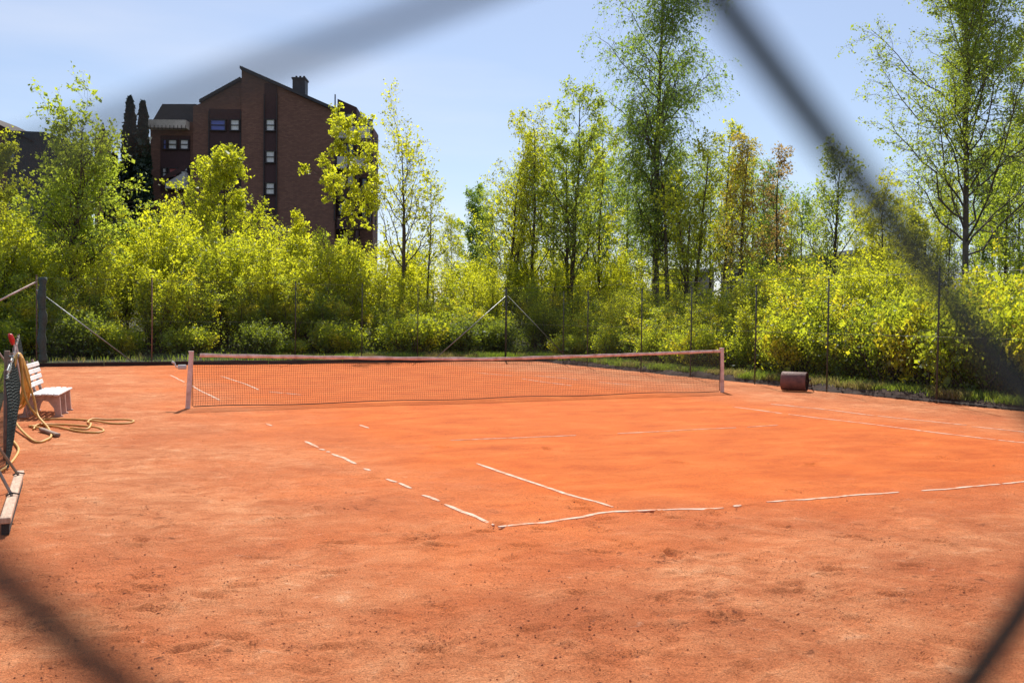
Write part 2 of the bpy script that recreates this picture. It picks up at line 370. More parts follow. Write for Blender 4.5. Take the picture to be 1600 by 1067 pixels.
def court_z(x, y):
    x = np.asarray(x, float); y = np.asarray(y, float)
    play = sstep((np.minimum(x+5.9, y+12.3)+vnoise(x, y, 1.6)*1.0)/1.6)           # 1 on the brushed playing surface
    rough = 1-.8*play
    z = .004*np.sin(x*1.3+2*np.sin(y*.4))+.004*np.sin(y*1.9+x*.6)
    z = z+rough*(.0065*vnoise(x, y, .45, 3)*(.5+np.clip(vnoise(x, y, 1.9, 8)+.3, 0, 1))+.0035*vnoise(x, y, .17, 11)+.0022*vnoise(x, y, .075, 17)+.0014*vnoise(x, y, .04, 23))
    r_ = np.clip(vnoise(x*.55, y, .11, 31)-.35, 0, 1)*np.clip(vnoise(x, y, .9, 41)+.05, 0, 1); z = z+rough*.034*r_
    return z
cx = np.arange(-9.62, 9.51, .034)
cy = np.concatenate([np.arange(-24, -16.5, .25), np.arange(-16.5, -7, .026), np.arange(-7, 2, .06), np.arange(2, 15.76, .15)])
XX, YY = np.meshgrid(cx, cy); ZZ = court_z(XX, YY)
for px_, py_, hd, dp in prints:
    i0, i1 = np.searchsorted(cx, [px_-.3, px_+.3]); j0, j1 = np.searchsorted(cy, [py_-.3, py_+.3])
    if i1 <= i0 or j1 <= j0: continue
    dx = XX[j0:j1, i0:i1]-px_; dy = YY[j0:j1, i0:i1]-py_; u = dx*math.cos(hd)+dy*math.sin(hd); v = -dx*math.sin(hd)+dy*math.cos(hd)
    q_ = (u/.15)**2+(v/(.055-.012*np.tanh(u*12)))**2; ZZ[j0:j1, i0:i1] += dp*(-np.exp(-q_**2*1.2)+.75*np.exp(-((np.sqrt(q_)-1.35)/.3)**2)*(.5+.5*np.tanh(-u*20)))
mb = MB(); nx, ny = len(cx), len(cy); ii, jj = np.meshgrid(np.arange(nx-1), np.arange(ny-1)); q = jj*nx+ii
mb.add(np.stack([XX, YY, ZZ], -1).reshape(-1, 3), np.stack([q, q+1, q+nx+1, q+nx], -1).reshape(-1, 4))
tag(mb.build('clay_court', M_CLAY, smooth=True), kind='structure', label='orange red clay tennis court with dusty run-off')

# white lines: nailed tapes, worn and partly buried, so they come in pieces; all points read on the ground
def hz_court(x, y): return float(court_z(x, y))+.002
def line_strip(mb, pts, wd, lift=.004):
    P = [ground(*p)[:2] for p in pts]; Q = []
    for a, b in zip(P[:-1], P[1:]):
        n = max(2, int(np.linalg.norm(b-a)/.12)); Q += [a+(b-a)*k/n for k in range(n)]
    Q.append(P[-1]); Q = np.array(Q); T = np.gradient(Q, axis=0); T /= np.linalg.norm(T, axis=1)[:, None]
    Nn = np.stack([-T[:, 1], T[:, 0]], 1); n = len(Q)
    ww = wd*(1+.06*np.sin(np.arange(n)*.7+P[0][0])+.08*rng.standard_normal(n)); ww[0] *= .55; ww[-1] *= .6
    L = Q+Nn*ww[:, None]/2; R = Q-Nn*ww[:, None]/2
    def z(A, o): return np.array([hz_court(x, y) for x, y in A])+o
    V = np.concatenate([np.c_[L, z(L, lift)], np.c_[R, z(R, lift)], np.c_[L, z(L, -.01)], np.c_[R, z(R, -.01)]])
    F = []
    for k in range(n-1):
        F += [(k, n+k, n+k+1, k+1), (k, k+1, 2*n+k+1, 2*n+k), (n+k+1, n+k, 3*n+k, 3*n+k+1)]
    F += [(0, 2*n, 3*n, n), (n-1, 2*n-1, 4*n-1, 3*n-1)]
    mb.add(V, F)
mb = MB()
for seg in [[(477, 689), (497, 699)], [(498, 701), (507, 703)], [(511, 705), (515, 706.5)], [(519, 709), (534, 715)], [(532, 713), (545, 720), (556, 725)],
            [(569, 732), (578, 735)], [(604, 748), (620, 754)], [(624, 756), (642, 764)], [(660, 774), (676, 779), (686, 784)], [(695, 789), (735, 805), (771, 820)],
            [(416, 661.5), (425, 665.5)], [(562, 664), (576, 669)],
            [(745, 725), (820, 750), (880, 771), (957, 793)],
            [(266, 586), (288, 597)], [(297, 602), (331, 620)], [(331, 620), (343, 625.5)]]:
    line_strip(mb, seg, .05)
for seg in [[(779, 823), (850, 817), (910, 808), (935, 802), (962, 799), (1040, 797), (1130, 793)], [(1146, 791), (1158, 790)], [(1198, 785), (1290, 778), (1404, 771)],
            [(1440, 768), (1530, 761), (1562, 757)], [(1566, 756.5), (1640, 749)]]:
    line_strip(mb, seg, .046)
for seg in [[(703, 688), (800, 684.5), (900, 680)], [(965, 677), (1085, 671.5), (1150, 669)], [(1168, 668), (1215, 665)]]:
    line_strip(mb, seg, .030, .004)
for seg in [[(345, 588), (380, 599), (404, 609)], [(1145, 636), (1222, 646)], [(1232, 647), (1340, 660), (1440, 673), (1556, 687)], [(1560, 687.5), (1640, 697)],
            [(1205, 631), (1300, 641), (1366, 649)], [(1372, 649.5), (1510, 665)], [(1518, 667), (1640, 679)],
            [(815, 592), (893, 603)], [(835, 587), (905, 594)], [(935, 597), (985, 602)], [(420, 612), (470, 617)], [(740, 582), (800, 587)]]:
    line_strip(mb, seg, .05)
tag(mb.build('court_lines', M_LINE), kind='structure', label='worn off-white court line tapes pressed into the clay')

# crumbs of damp clay scattered on the run-off
mb = MB(); pts = []
for _ in range(60):
    c = ground(rng.uniform(-40, 1000), rng.uniform(760, 1066)); n = rng.integers(4, 40)
    pts.append(c[:2]+rng.normal(0, 1, (n, 2))*np.array([rng.uniform(.1, .7), rng.uniform(.04, .3)]))
for _ in range(40):
    c = ground(rng.uniform(600, 1600), rng.uniform(850, 1066)); n = rng.integers(5, 40)
    pts.append(c[:2]+rng.normal(0, .25, (n, 2)))
pts.append(np.c_[rng.uniform(-9.3, 6, 2600), rng.uniform(-15, 2, 2600)][::3])
for q_ in prints:
    pts.append(np.array(q_[:2])+rng.normal(0, .12, (int(rng.integers(6, 40)), 2)))
pts = np.concatenate(pts); pts = pts[(pts[:, 0] > -9.5) & (pts[:, 0] < 9) & (pts[:, 1] > -17)]
n = len(pts); sz = np.exp(rng.normal(math.log(.0036), .4, n)).clip(.0015, .010)
base = np.array([(1, 0, 0), (0, 1, 0), (-1, 0, 0), (0, -1, 0), (0, 0, .8), (0, 0, -.4)])
a = rng.uniform(0, 6.28, n); st = rng.uniform(.6, 1.6, n)
V = np.repeat(base[None], n, 0)+rng.normal(0, .18, (n, 6, 3)); V[:, :, 0] *= st[:, None]
Vr = V.copy(); Vr[:, :, 0] = V[:, :, 0]*np.cos(a)[:, None]-V[:, :, 1]*np.sin(a)[:, None]; Vr[:, :, 1] = V[:, :, 0]*np.sin(a)[:, None]+V[:, :, 1]*np.cos(a)[:, None]
Vr *= sz[:, None, None]; Vr[:, :, :2] += pts[:, None, :]; Vr[:, :, 2] += court_z(pts[:, 0], pts[:, 1])[:, None]+.003
F = np.array([(0, 1, 4), (1, 2, 4), (2, 3, 4), (3, 0, 4), (1, 0, 5), (2, 1, 5), (3, 2, 5), (0, 3, 5)])
mb.add(Vr.reshape(-1, 3), (F[None]+np.arange(n)[:, None, None]*6).reshape(-1, 3))
tag(mb.build('clay_crumbs', M_CRUMB), kind='stuff', label='dark crumbs of clay scattered over the dusty run-off', cat='crumbs')

# edging: tarred timber at the far end, ragged dark soil edge along the right side
mb = MB()
for k in range(7):
    x0 = -9.6+k*2.72; mb.box((x0+1.355, 15.66+.012*(k % 2), .055), (2.70, .07, .15+.012*(k % 3)), bev=.008)
tag(mb.build('far_edging', M_TIMBER), kind='structure', label='dark timber edging along the far end of the court')
mb = MB(); ny = 420; yy = np.linspace(-24, 15.7, ny); prof = [(9.22, -.01), (9.27, .05), (9.36, .10), (9.5, .15), (9.72, .16), (9.9, .08)]
V = []
for y in yy:
    o = .07*math.sin(y*.9)+.05*math.sin(y*2.7)+rng.normal(0, .02)
    for px_, z in prof: V.append((px_+o+rng.normal(0, .012), y, z*(1+.2*math.sin(y*1.7))+rng.normal(0, .012)))
nn = len(prof); F = [(j*nn+i, j*nn+i+1, (j+1)*nn+i+1, (j+1)*nn+i) for j in range(ny-1) for i in range(nn-1)]
mb.add(V, F); tag(mb.build('soil_bank', M_SOIL, smooth=True), kind='structure', label='dark ragged soil edge beside the right side of the court')

def blades(mb, P, hgt, wd, rng, lean=.35):
    n = len(P); a = rng.uniform(0, 6.28, n); h = hgt*rng.uniform(.5, 1.25, n); wv = wd*rng.uniform(.7, 1.3, n)
    sx_, sy_ = np.cos(a), np.sin(a); d = rng.normal(0, lean, (n, 2))
    b0 = P+np.c_[sx_*wv/2, sy_*wv/2, np.zeros(n)]; b1 = P-np.c_[sx_*wv/2, sy_*wv/2, np.zeros(n)]
    mid = P+np.c_[d*h[:, None]*.35, h*.55]; tip = P+np.c_[d*h[:, None], h*.95]
    m0 = mid+np.c_[sx_*wv*.4, sy_*wv*.4, np.zeros(n)]; m1 = mid-np.c_[sx_*wv*.4, sy_*wv*.4, np.zeros(n)]
    V = np.stack([b0, b1, m1, m0, tip], 1).reshape(-1, 3); o = np.arange(n)[:, None]*5
    mb.add(V, o+np.array([0, 1, 2, 3])); mb.add(np.zeros((0, 3)), np.zeros((0, 3), int)); 
    mb.f.append(((o+np.array([3, 2, 4]))+(mb.n-len(V)), 0))
mb = MB()
n = 42000; x = 9.38+np.abs(rng.normal(0, .45, n)); y = rng.uniform(-13, 16.5, n); k = rng.uniform(size=n) < .5+.5*np.sin(y*1.3+np.sin(y*.5)*3)*np.sin(y*4.1+x*3)
P = np.c_[x, y, np.maximum(gz(x, y), .10)][k]; blades(mb, P, .20, .016, rng)
x = rng.uniform(-9.4, 12, 16000); y = 15.75+np.abs(rng.normal(0, .9, 16000)); k = (rng.uniform(size=16000) < sstep((x+5)/7)+.12)
blades(mb, np.c_[x, y, gz(x, y)+.01][k], .19, .02, rng)
x = -9.75-np.abs(rng.normal(0, 1.5, 14000)); y = rng.uniform(-6, 18, 14000); blades(mb, np.c_[x, y, gz(x, y)], .14, .018, rng)
x = rng.uniform(-9.8, -9.4, 1500); y = rng.uniform(5, 15.5, 1500); blades(mb, np.c_[x, y, np.zeros(1500)], .12, .016, rng)
tag(mb.build('grass_verge', M_GRASS), kind='stuff', label='bright green grass along the court edge under the fence', cat='grass')

# ------------------------------------------------------------------ trees
def leaves(mb, C, size, rng, axis=None, flat=.25):
    n = len(C); nrm = rng.normal(0, 1, (n, 3)); nrm[:, 2] += flat; nrm /= np.linalg.norm(nrm, axis=1)[:, None]
    A = rng.normal(0, 1, (n, 3)) if axis is None else axis+rng.normal(0, .5, (n, 3))
    A -= nrm*np.sum(A*nrm, 1)[:, None]; A /= np.linalg.norm(A, axis=1)[:, None]+1e-9; B = np.cross(nrm, A)
    s = size*np.exp(rng.normal(-.05, .38, n)); a = A*s[:, None]*.5; b = B*s[:, None]*.34
    V = np.stack([C-a, C+b-a*.1+nrm*(s*.06)[:, None], C+a, C-b-a*.1+nrm*(s*.06)[:, None]], 1).reshape(-1, 3)
    mb.add(V, np.arange(n)[:, None]*4+np.array([0, 1, 2, 3]))
def interp(P, s):
    """P [nb,n,3], s [nb] in 0..1 -> position and tangent"""
    n = P.shape[1]; f = np.clip(s, 0, .999)*(n-1); i = f.astype(int); u = (f-i)[:, None]; b = np.arange(len(P))
    return P[b, i]*(1-u)+P[b, i+1]*u, P[b, i+1]-P[b, i]
def grow(rng, Pp, Rp, per, s0, s1, Lfun, ang, upb, curv, npts, wig, rk=.6, angj=.25):
    nb = len(Pp); idx = np.repeat(np.arange(nb), per); n = len(idx)
    s = s0+(s1-s0)*(np.tile(np.arange(per), nb)+rng.uniform(0, 1, n))/per
    pos, tan = interp(Pp[idx], s); tl = np.linalg.norm(tan, axis=1)[:, None]+1e-9; tan = tan/tl
    pr = rng.normal(0, 1, (n, 3)); pr -= tan*np.sum(pr*tan, 1)[:, None]; pr /= np.linalg.norm(pr, axis=1)[:, None]
    an = ang+rng.normal(0, angj, n); d = tan*np.cos(an)[:, None]+pr*np.sin(an)[:, None]; d[:, 2] += upb
    d /= np.linalg.norm(d, axis=1)[:, None]
    plen = np.linalg.norm(Pp[:, -1]-Pp[:, 0], axis=1)[idx]; L = Lfun(s, plen)*rng.uniform(.65, 1.2, n)
    t = np.linspace(0, 1, npts)
    P = pos[:, None]+d[:, None]*(L[:, None]*t[None])[:, :, None]
    P[:, :, 2] += (curv*L)[:, None]*t[None]**2 if np.isscalar(curv) else 0
    P[:, 1:] += np.cumsum(rng.normal(0, 1, (n, npts-1, 3)), 1)*(wig*L)[:, None, None]/npts
    f = np.clip(s, 0, .999)*(Rp.shape[1]-1); rp = Rp[idx, f.astype(int)]
    R = (rp*rk)[:, None]*(1-.75*t)[None]; return P, np.maximum(R, .0025), s
def gen_tree(seed, H, r0, base=.35, spread=2.5, nl=26, prof=lambda t: 1-.6*t, ang=.8, up=.25, curv=.12,
             n2=7, n3=5, l2=.45, l3=.55, droop=-.1, leaf=.075, per=7, jit=.09, stems=1, lean=(0, 0), stemspread=.2, keep=1.0, wander=.035, wide=1.15, flat=.25, up3=.05, tip=.3):
    rng = np.random.default_rng(seed); t = np.linspace(0, 1, 14); S = []; RR = []; spread *= wide; leaf *= 1.12; per = int(per*1.5); n3 += 2
    for k in range(stems):
        a = rng.uniform(0, 6.28); hk = H*(1 if k == 0 else rng.uniform(.7, .97))
        ln = np.array(lean)+(stemspread*np.array([math.cos(a+k*2.4), math.sin(a+k*2.4)]) if stems > 1 else 0)
        w_ = np.cumsum(rng.normal(0, wander*H/14*2, (14, 2)), 0); w_ -= w_[0]
        p = np.zeros((14, 3)); p[:, 2] = t*hk; p[:, :2] = w_*t[:, None]**.5+ln*H*(t**1.25)[:, None]+(rng.normal(0, .12, 2) if stems > 1 else 0)
        S.append(p); rr = r0*(1 if k == 0 else .75); R = rr*(1-t)**.85+.008; R[0] *= 1.35; RR.append(R)
    P0 = np.array(S); R0 = np.array(RR); wood = MB(); lf = MB()
    tubes_np(wood, P0, R0, 9)
    P1, R1, s1 = grow(rng, P0, R0, nl, base, .985, lambda s, pl: spread*np.vectorize(prof)((s-base)/(1-base)), ang, up, curv, 8, .28, .40)
    tubes_np(wood, P1, R1, 5)
    P2, R2, _ = grow(rng, P1, R1, n2, .18, .98, lambda s, pl: pl*l2*(1.15-.5*s), .75, .12, droop*.5, 5, .4, .6)
    tubes_np(wood, P2, R2, 4)
    P3, R3, _ = grow(rng, P2, R2, n3, .15, 1.0, lambda s, pl: np.full(len(s), l3), .7, up3, droop, 4, .4, .6)
    if keep < 1:
        kk = rng.uniform(size=len(P3)) < keep; P3 = P3[kk]; R3 = R3[kk]
    tubes_np(wood, P3, R3, 3)
    n = len(P3); idx = np.repeat(np.arange(n), per); s = rng.uniform(tip, 1.05, len(idx)).clip(0, 1)
    C, T = interp(P3[idx], s); C = C+rng.normal(0, jit, C.shape)
    T = T/(np.linalg.norm(T, axis=1)[:, None]+1e-9); leaves(lf, C, leaf, rng, T, flat)
    return wood, lf
def place_tree(name, gen, px, Z, bark, leafm, label, cat, group=None, rz=0., dz=0., loc=None):
    w_, l_ = gen; x, y = at(px, Z) if loc is None else loc
    e = empty(name, (x, y, float(gz(x, y))-.05+dz), rz)
    w_.build('trunk', bark, e, True); l_.build('crown', leafm, e); tag(e, label, cat, group); return e
def copy_thing(e, x, y, rz, sc, label=None):
    c = e.copy(); link(c); c.location = (x, y, float(gz(x, y))-.05); c.rotation_euler = (0, 0, rz); c.scale = sc
    if label: c['label'] = label
    for ch in list(e.children):
        d = ch.copy(); link(d, c)
    return c
def zt(Z, py):      # height above court of a photo row at distance Z
    return CAM[2]+(490.0-py)/FPX*Z
def hgt(px, Z, py):
    x, y = at(px, Z); return zt(Z, py)-float(gz(x, y))
TG = 'trees rising behind the thicket'
def tree(kind, seed, px, Z, toppy, r0, base, spread, nl, leafm, label, bark=None, cat='tree', steep=.85, n2=8, n3=5, leaf=.085, per=8, top=.38, **kw):
    """spread = length of the lowest limbs; limbs shorten to spread*top at the tip; toppy = photo row of the crown's top"""
    H = hgt(px, Z, toppy)-spread*top*.6
    place_tree(kind, gen_tree(seed, H, r0, base, spread, nl, kw.pop('prof', lambda t: 1-(1-top)*t**.9), steep, kw.pop('up', .28), kw.pop('curv', .1), n2, n3, kw.pop('l2', .42), kw.pop('l3', .36), kw.pop('droop', -.03), leaf, per, kw.pop('jit', .08), **kw),
               px, Z, bark or M_BARK, leafm, label, cat, TG)
tree('young_tree', 11, 634, 46, 192, .12, .30, 2.9, 24, L_YEL, 'slim tree with sparse yellow leaves right of the brick building', n2=7, n3=2, per=4, leaf=.085, top=.6, steep=.7)
tree('young_tree', 12, 668, 47, 270, .06, .35, 1.6, 14, L_YEL, 'thin small tree close to the slim yellow tree, almost leafless', n2=5, n3=2, per=4)
tree('young_tree', 13, 787, 52, 195, .11, .30, 2.9, 22, L_YEL, 'sparse yellowish tree rising behind the far right corner post of the fence', n2=7, n3=3, per=5, leaf=.09, stems=2, stemspread=.12)
tree('young_tree', 14, 834, 50, 170, .11, .24, 2.4, 28, L_LIME, 'yellow green tree with a dark trunk just left of the forked tree', n2=6, n3=2, per=5)
tree('forked_tree', 15, 892, 49, 140, .14, .30, 2.8, 30, L_OLIVE, 'dark stemmed tree with a bare inner crown left of the tall birch', n2=7, n3=2, per=6, stems=2, stemspread=.10)
tree('young_tree', 16, 935, 53, 185, .09, .20, 2.2, 26, L_LIME, 'leafy light green tree filling the space left of the tall birch', n2=6, n3=2, per=6)
place_tree('birch_tree', gen_tree(21, hgt(1030, 50, -60), .20, .22, 2.9, 60, lambda t: .8+1.0*t*(1-t)**.6 if t < .95 else .45, .8, .30, -.05, 9, 5, .42, .9, -.5, .082, 8, .09, wander=.02, wide=1.15, up3=-.8, tip=.2), 1022, 50, M_BIRCHBARK, L_BIRCH,
           'tall drooping birch reaching the top edge right of centre', 'birch tree', TG)
tree('young_tree', 22, 1045, 48, 190, .13, .25, 2.2, 20, L_OLIVE, 'thinner dark stem standing against the tall drooping birch', n2=6, n3=2, per=4, lean=(-.03, 0))
tree('leaning_tree', 23, 1072, 44, 215, .10, .26, 2.0, 18, L_LIME, 'many stemmed yellow green tree right of the tall birch', n2=6, n3=2, per=4, stems=3, stemspread=.10, lean=(.05, 0))
tree('young_tree', 17, 1128, 54, 185, .09, .25, 2.2, 24, L_YEL, 'yellowish tree between the many stemmed tree and the orange tinted birch', n2=7, n3=2, per=5)
tree('birch_tree', 24, 1160, 52, 205, .10, .28, 2.0, 26, L_ORANGE, 'birch with an orange tinted crown', M_BIRCHBARK, 'birch tree', n2=7, n3=3, per=5, l3=.6, droop=-.5)
tree('birch_tree', 18, 1188, 60, 250, .09, .15, 2.4, 24, L_BIRCH, 'pale green birch between the orange tinted birch and the bronze tree', M_BIRCHBARK, 'birch tree', n2=6, n3=4, per=6, l3=.7, droop=-.6)
tree('bronze_tree', 25, 1214, 50, 222, .07, .28, 1.8, 22, L_BROWN, 'thin bronze brown tree right of the orange tinted birch', n2=5, n3=2, per=4, steep=.7)
tree('birch_tree', 19, 1252, 62, 285, .08, .15, 2.4, 22, L_BIRCH, 'low hanging birch left of the dark fan shaped tree', M_BIRCHBARK, 'birch tree', n2=6, n3=4, per=6, l3=.8, droop=-.7)
tree('young_tree', 26, 1302, 44, 222, .10, .30, 2.1, 26, L_OLIVE, 'small dark fan shaped tree left of the large right birch', n2=7, n3=2, per=4, steep=.6)
tree('young_tree', 27, 1378, 50, 285, .08, .20, 2.2, 24, L_LIME, 'light green tree low between the fan shaped tree and the right birch', n2=7, n3=3, per=5)
tree('young_tree', 20, 1440, 52, 330, .08, .15, 2.4, 24, L_LIME, 'low leafy tree just left of the right birch trunk', n2=7, n3=3, per=6)
tree('young_tree', 37, 1565, 44, 250, .09, .15, 2.6, 26, L_OLIVE, 'leafy tree right of the right birch trunk, behind its branches', n2=7, n3=3, per=6)
place_tree('birch_tree', gen_tree(28, hgt(1505, 37, -170), .13, .20, 4.5, 56, lambda t: 1.15-.8*t, .86, .26, .10, 14, 6, .36, .42, -.18, .060, 9, .09, wander=.012, wide=1.0), 1506, 37, M_BIRCHBARK, L_OLIVE,
           'large birch with a straight dark trunk near the right edge', 'birch tree', TG)
place_tree('birch_tree', gen_tree(29, hgt(1640, 38, -120), .15, .20, 4.0, 46, lambda t: 1.15-.7*t, .8, .32, .1, 13, 6, .36, .45, -.2, .062, 9, .09, wide=1.0), 1655, 38, M_BIRCHBARK, L_OLIVE,
           'birch crown cut by the right edge of the picture', 'birch tree', TG)
# feathery screen further back
far_t = []
for k_, (sd_, lm_, nm_) in enumerate([(41, L_BIRCH, 'pale'), (42, L_LIME, 'light'), (43, L_OLIVE, 'olive')]):
    g_ = gen_tree(sd_, 11.0, .10, .22, 2.5, 34, lambda t: 1-.65*t, .85, .28, .05, 7, 2, .42, .6, -.35, .085, 6, .1, wide=1.15)
    far_t.append((g_, lm_, nm_, []))
rt = np.random.default_rng(9)
for px_, Z_, ty in [(705, 66, 330), (765, 64, 285), (812, 62, 255), (862, 60, 215), (915, 62, 190), (945, 66, 230), (975, 60, 210), (1000, 64, 260), (1062, 60, 215), 
                    (1108, 64, 215), (1140, 60, 240), (1176, 66, 225), (1200, 64, 275), (1232, 60, 300), (1268, 66, 305), (1335, 60, 290), (1360, 58, 300), (1402, 60, 290), (1425, 56, 280), (1462, 58, 250), (1480, 56, 270), (1530, 54, 220), (1548, 58, 180), (1590, 52, 150), (1615, 50, 200), (650, 66, 380)]:
    k_ = int(rt.integers(0, 3)); g_, lm_, nm_, made = far_t[k_]; h_ = hgt(px_, Z_, ty)/12.2; x_, y_ = at(px_, Z_); sc_ = (max(.7, h_)*rt.uniform(.75, 1.0),)*2+(h_,); lb_ = 'slender %s green tree in the screen far behind the thicket' % nm_
    if not made:
        e_ = place_tree('slender_tree', g_, px_, Z_, M_BARK, lm_, lb_, 'tree', nm_+' slender trees far behind'); e_.scale = sc_; made.append(e_)
    else: copy_thing(made[0], x_, y_, rt.uniform(0, 6.28), sc_)
# left side
tree('arching_tree', 31, 103, 40, 170, .11, .30, 2.4, 28, L_OLIVE, 'arching olive green tree with several stems near the left edge', n2=6, n3=2, per=5, leaf=.105, stems=3, stemspread=.11, steep=.8, top=.6, curv=-.05, wide=1.3, tip=.6)
tree('young_tree', 32, -15, 41, 235, .12, .15, 2.4, 28, L_LIME, 'dense tree cut by the left edge of the picture', n2=8, n3=5, per=7, leaf=.085)
tree('maple_tree', 33, 350, 50, 246, .12, .25, 2.9, 38, L_YEL, 'dense bright yellow green maple in front of the brick gable', cat='maple tree', n2=6, n3=4, per=6, leaf=.11, top=.25, l3=.3, wide=1.35, tip=.6)
tree('maple_tree', 34, 545, 47, 186, .10, .46, 2.1, 22, L_YEL, 'yellow maple before the right end of the brick building', cat='maple tree', n2=5, n3=2, per=8, leaf=.12, top=.5, l3=.28, jit=.07, steep=.95, wide=1.2, tip=.75)
tree('maple_tree', 35, 470, 46, 345, .06, .45, 1.1, 14, L_YEL, 'small yellow maple top under the brick wall', cat='maple tree', n2=5, n3=2, per=6, leaf=.11, l3=.26)
tree('young_tree', 36, 745, 70, 305, .10, .15, 2.6, 26, L_BIRCH, 'hazy green tree far back in the central gap', n2=7, n3=5, per=8, leaf=.1)

# the thicket: saplings with many stems
def gen_bush(seed, H, spread, stems, leaf, per, n2=16, n3=5, jit=.09, low=.05):
    rng = np.random.default_rng(seed); t = np.linspace(0, 1, 8); S = []; RR = []
    for k in range(stems):
        a = rng.uniform(0, 6.28); r = spread*math.sqrt(rng.uniform(.02, 1)); h = H*rng.uniform(.55, 1.0)*(1-.25*r/spread)
        p = np.zeros((8, 3)); p[:, 2] = t*h; o = np.array([math.cos(a), math.sin(a)])
        p[:, :2] = o*(r*.35+r*.65*t[:, None]**1.3)+np.cumsum(rng.normal(0, .05, (8, 2)), 0)
        S.append(p); RR.append((.03 if H > 3 else .015)*(1-t)+.005)
    P0 = np.array(S); R0 = np.array(RR); wd = MB(); lf = MB(); tubes_np(wd, P0, R0, 5)
    P2, R2, _ = grow(rng, P0, R0, n2, low, .98, lambda s, pl: .95-.55*s, .8, .35, .05, 5, .4, .5)
    tubes_np(wd, P2, R2, 3)
    P3, R3, _ = grow(rng, P2, R2, n3, .15, 1.0, lambda s, pl: np.full(len(s), .32), .7, .1, 0, 3, .3, .6)
    n = len(P3); idx = np.repeat(np.arange(n), per); C, T = interp(P3[idx], rng.uniform(.1, 1, len(idx)))
    leaves(lf, C+rng.normal(0, jit, C.shape), leaf, rng, T/(np.linalg.norm(T, axis=1)[:, None]+1e-9)); return wd, lf
kinds = []
for i, (H, sp, stn, lsz, per, mat, nm) in enumerate([
        (6.0, 1.35, 14, .086, 9, L_LIME, 'lime'), (5.6, 1.4, 15, .078, 9, L_BUSH, 'patchy'), (6.0, 1.3, 13, .095, 9, L_YEL, 'yellow'),
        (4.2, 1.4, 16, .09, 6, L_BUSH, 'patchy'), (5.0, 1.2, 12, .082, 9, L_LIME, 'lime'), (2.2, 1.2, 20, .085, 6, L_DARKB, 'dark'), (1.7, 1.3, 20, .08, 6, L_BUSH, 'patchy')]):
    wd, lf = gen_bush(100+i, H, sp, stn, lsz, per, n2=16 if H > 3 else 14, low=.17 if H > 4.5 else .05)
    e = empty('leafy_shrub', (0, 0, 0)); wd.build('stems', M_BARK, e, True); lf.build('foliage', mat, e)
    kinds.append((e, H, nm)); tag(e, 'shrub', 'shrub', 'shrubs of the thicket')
used = set(); shrubs = []
LBL = {('lime', 'far'): 'lime green sapling clump in the thicket behind the far fence', ('patchy', 'far'): 'mixed green shrub in the thicket behind the far fence',
       ('yellow', 'far'): 'bright yellow green shrub in the thicket behind the far fence', ('dark', 'far'): 'low dark shrub at the foot of the far thicket',
       ('lime', 'right'): 'lime green shrub behind the grass of the right fence', ('patchy', 'right'): 'mixed green shrub behind the grass of the right fence',
       ('yellow', 'right'): 'golden yellow shrub in the thicket at the right fence', ('dark', 'right'): 'low shaded shrub at the foot of the right thicket'}
def bush(kind, x, y, h, side, rr, wide=1.0):
    e, H, nm = kinds[kind]; s = h/H; sw = min(1.2, max(.75, s))*rr.uniform(.9, 1.15)*wide
    if kind not in used:
        used.add(kind); o = e; o.location = (x, y, float(gz(x, y))-.05); o.rotation_euler = (0, 0, rr.uniform(0, 6.28)); o.scale = (sw, sw, s)
    else: o = copy_thing(e, x, y, rr.uniform(0, 6.28), (sw, sw, s))
    o['label'] = LBL[(nm, side)]; o['group'] = '%s shrubs of the %s thicket' % (nm, side); shrubs.append([o, nm, side, x, y]); return o
rr = np.random.default_rng(77)
# outline of the thicket top in the photograph: (column, row)
top_far = [(-60, 300), (0, 270), (60, 330), (130, 330), (190, 282), (240, 296), (300, 298), (380, 305), (440, 312), (500, 322), (560, 325), (610, 355), (660, 378), (700, 392), (760, 385), (830, 360), (900, 365), (960, 365), (1060, 385)]
def toprow(tab, px): return float(np.interp(px, [a for a, _ in tab], [b for _, b in tab]))
for row, (Y0, cut, stp) in enumerate([(18.4, 190, 1.5), (20.1, 80, 1.9), (22.3, 22, 2.2), (24.6, -4, 2.4), (27.5, -6, 2.7), (32, -4, 3.2)]):
    X_ = -13.0
    while X_ < 24:
        x = X_+rr.uniform(-.5, .5); y = Y0+rr.uniform(-.7, .7); X_ += stp*rr.uniform(.8, 1.2)
        d = np.array([x, y, 0])-CAM; zz = float(d@FW); px = 800+FPX*float(d@RT)/zz
        if px > 1060 or px < -120: continue
        py = toprow(top_far, px)+cut+rr.uniform(-8, 24)
        if row == 0:
            py = 522+rr.uniform(-40, 25)
            if rr.uniform() < .45: continue
        h = zt(zz, py)-float(gz(x, y)); h = min(h, (y-15.3)*1.3)
        if h < .5: continue
        if row == 0: k = 5 if rr.uniform() < .3 else 6
        elif row == 1: k = rr.choice([3, 4, 1]) if px < 420 or px > 560 else rr.choice([3, 2, 1])
        else: k = rr.choice([0, 0, 4, 1, 2]) if px < 330 or px > 620 else rr.choice([0, 2, 2, 1])
        bush(int(k), x, y, h, 'far', rr)
top_right = [(900, 435), (960, 420), (1040, 415), (1090, 410), (1130, 415), (1180, 395), (1240, 370), (1300, 385), (1360, 350), (1420, 365), (1480, 360), (1540, 355), (1600, 345), (1700, 330)]
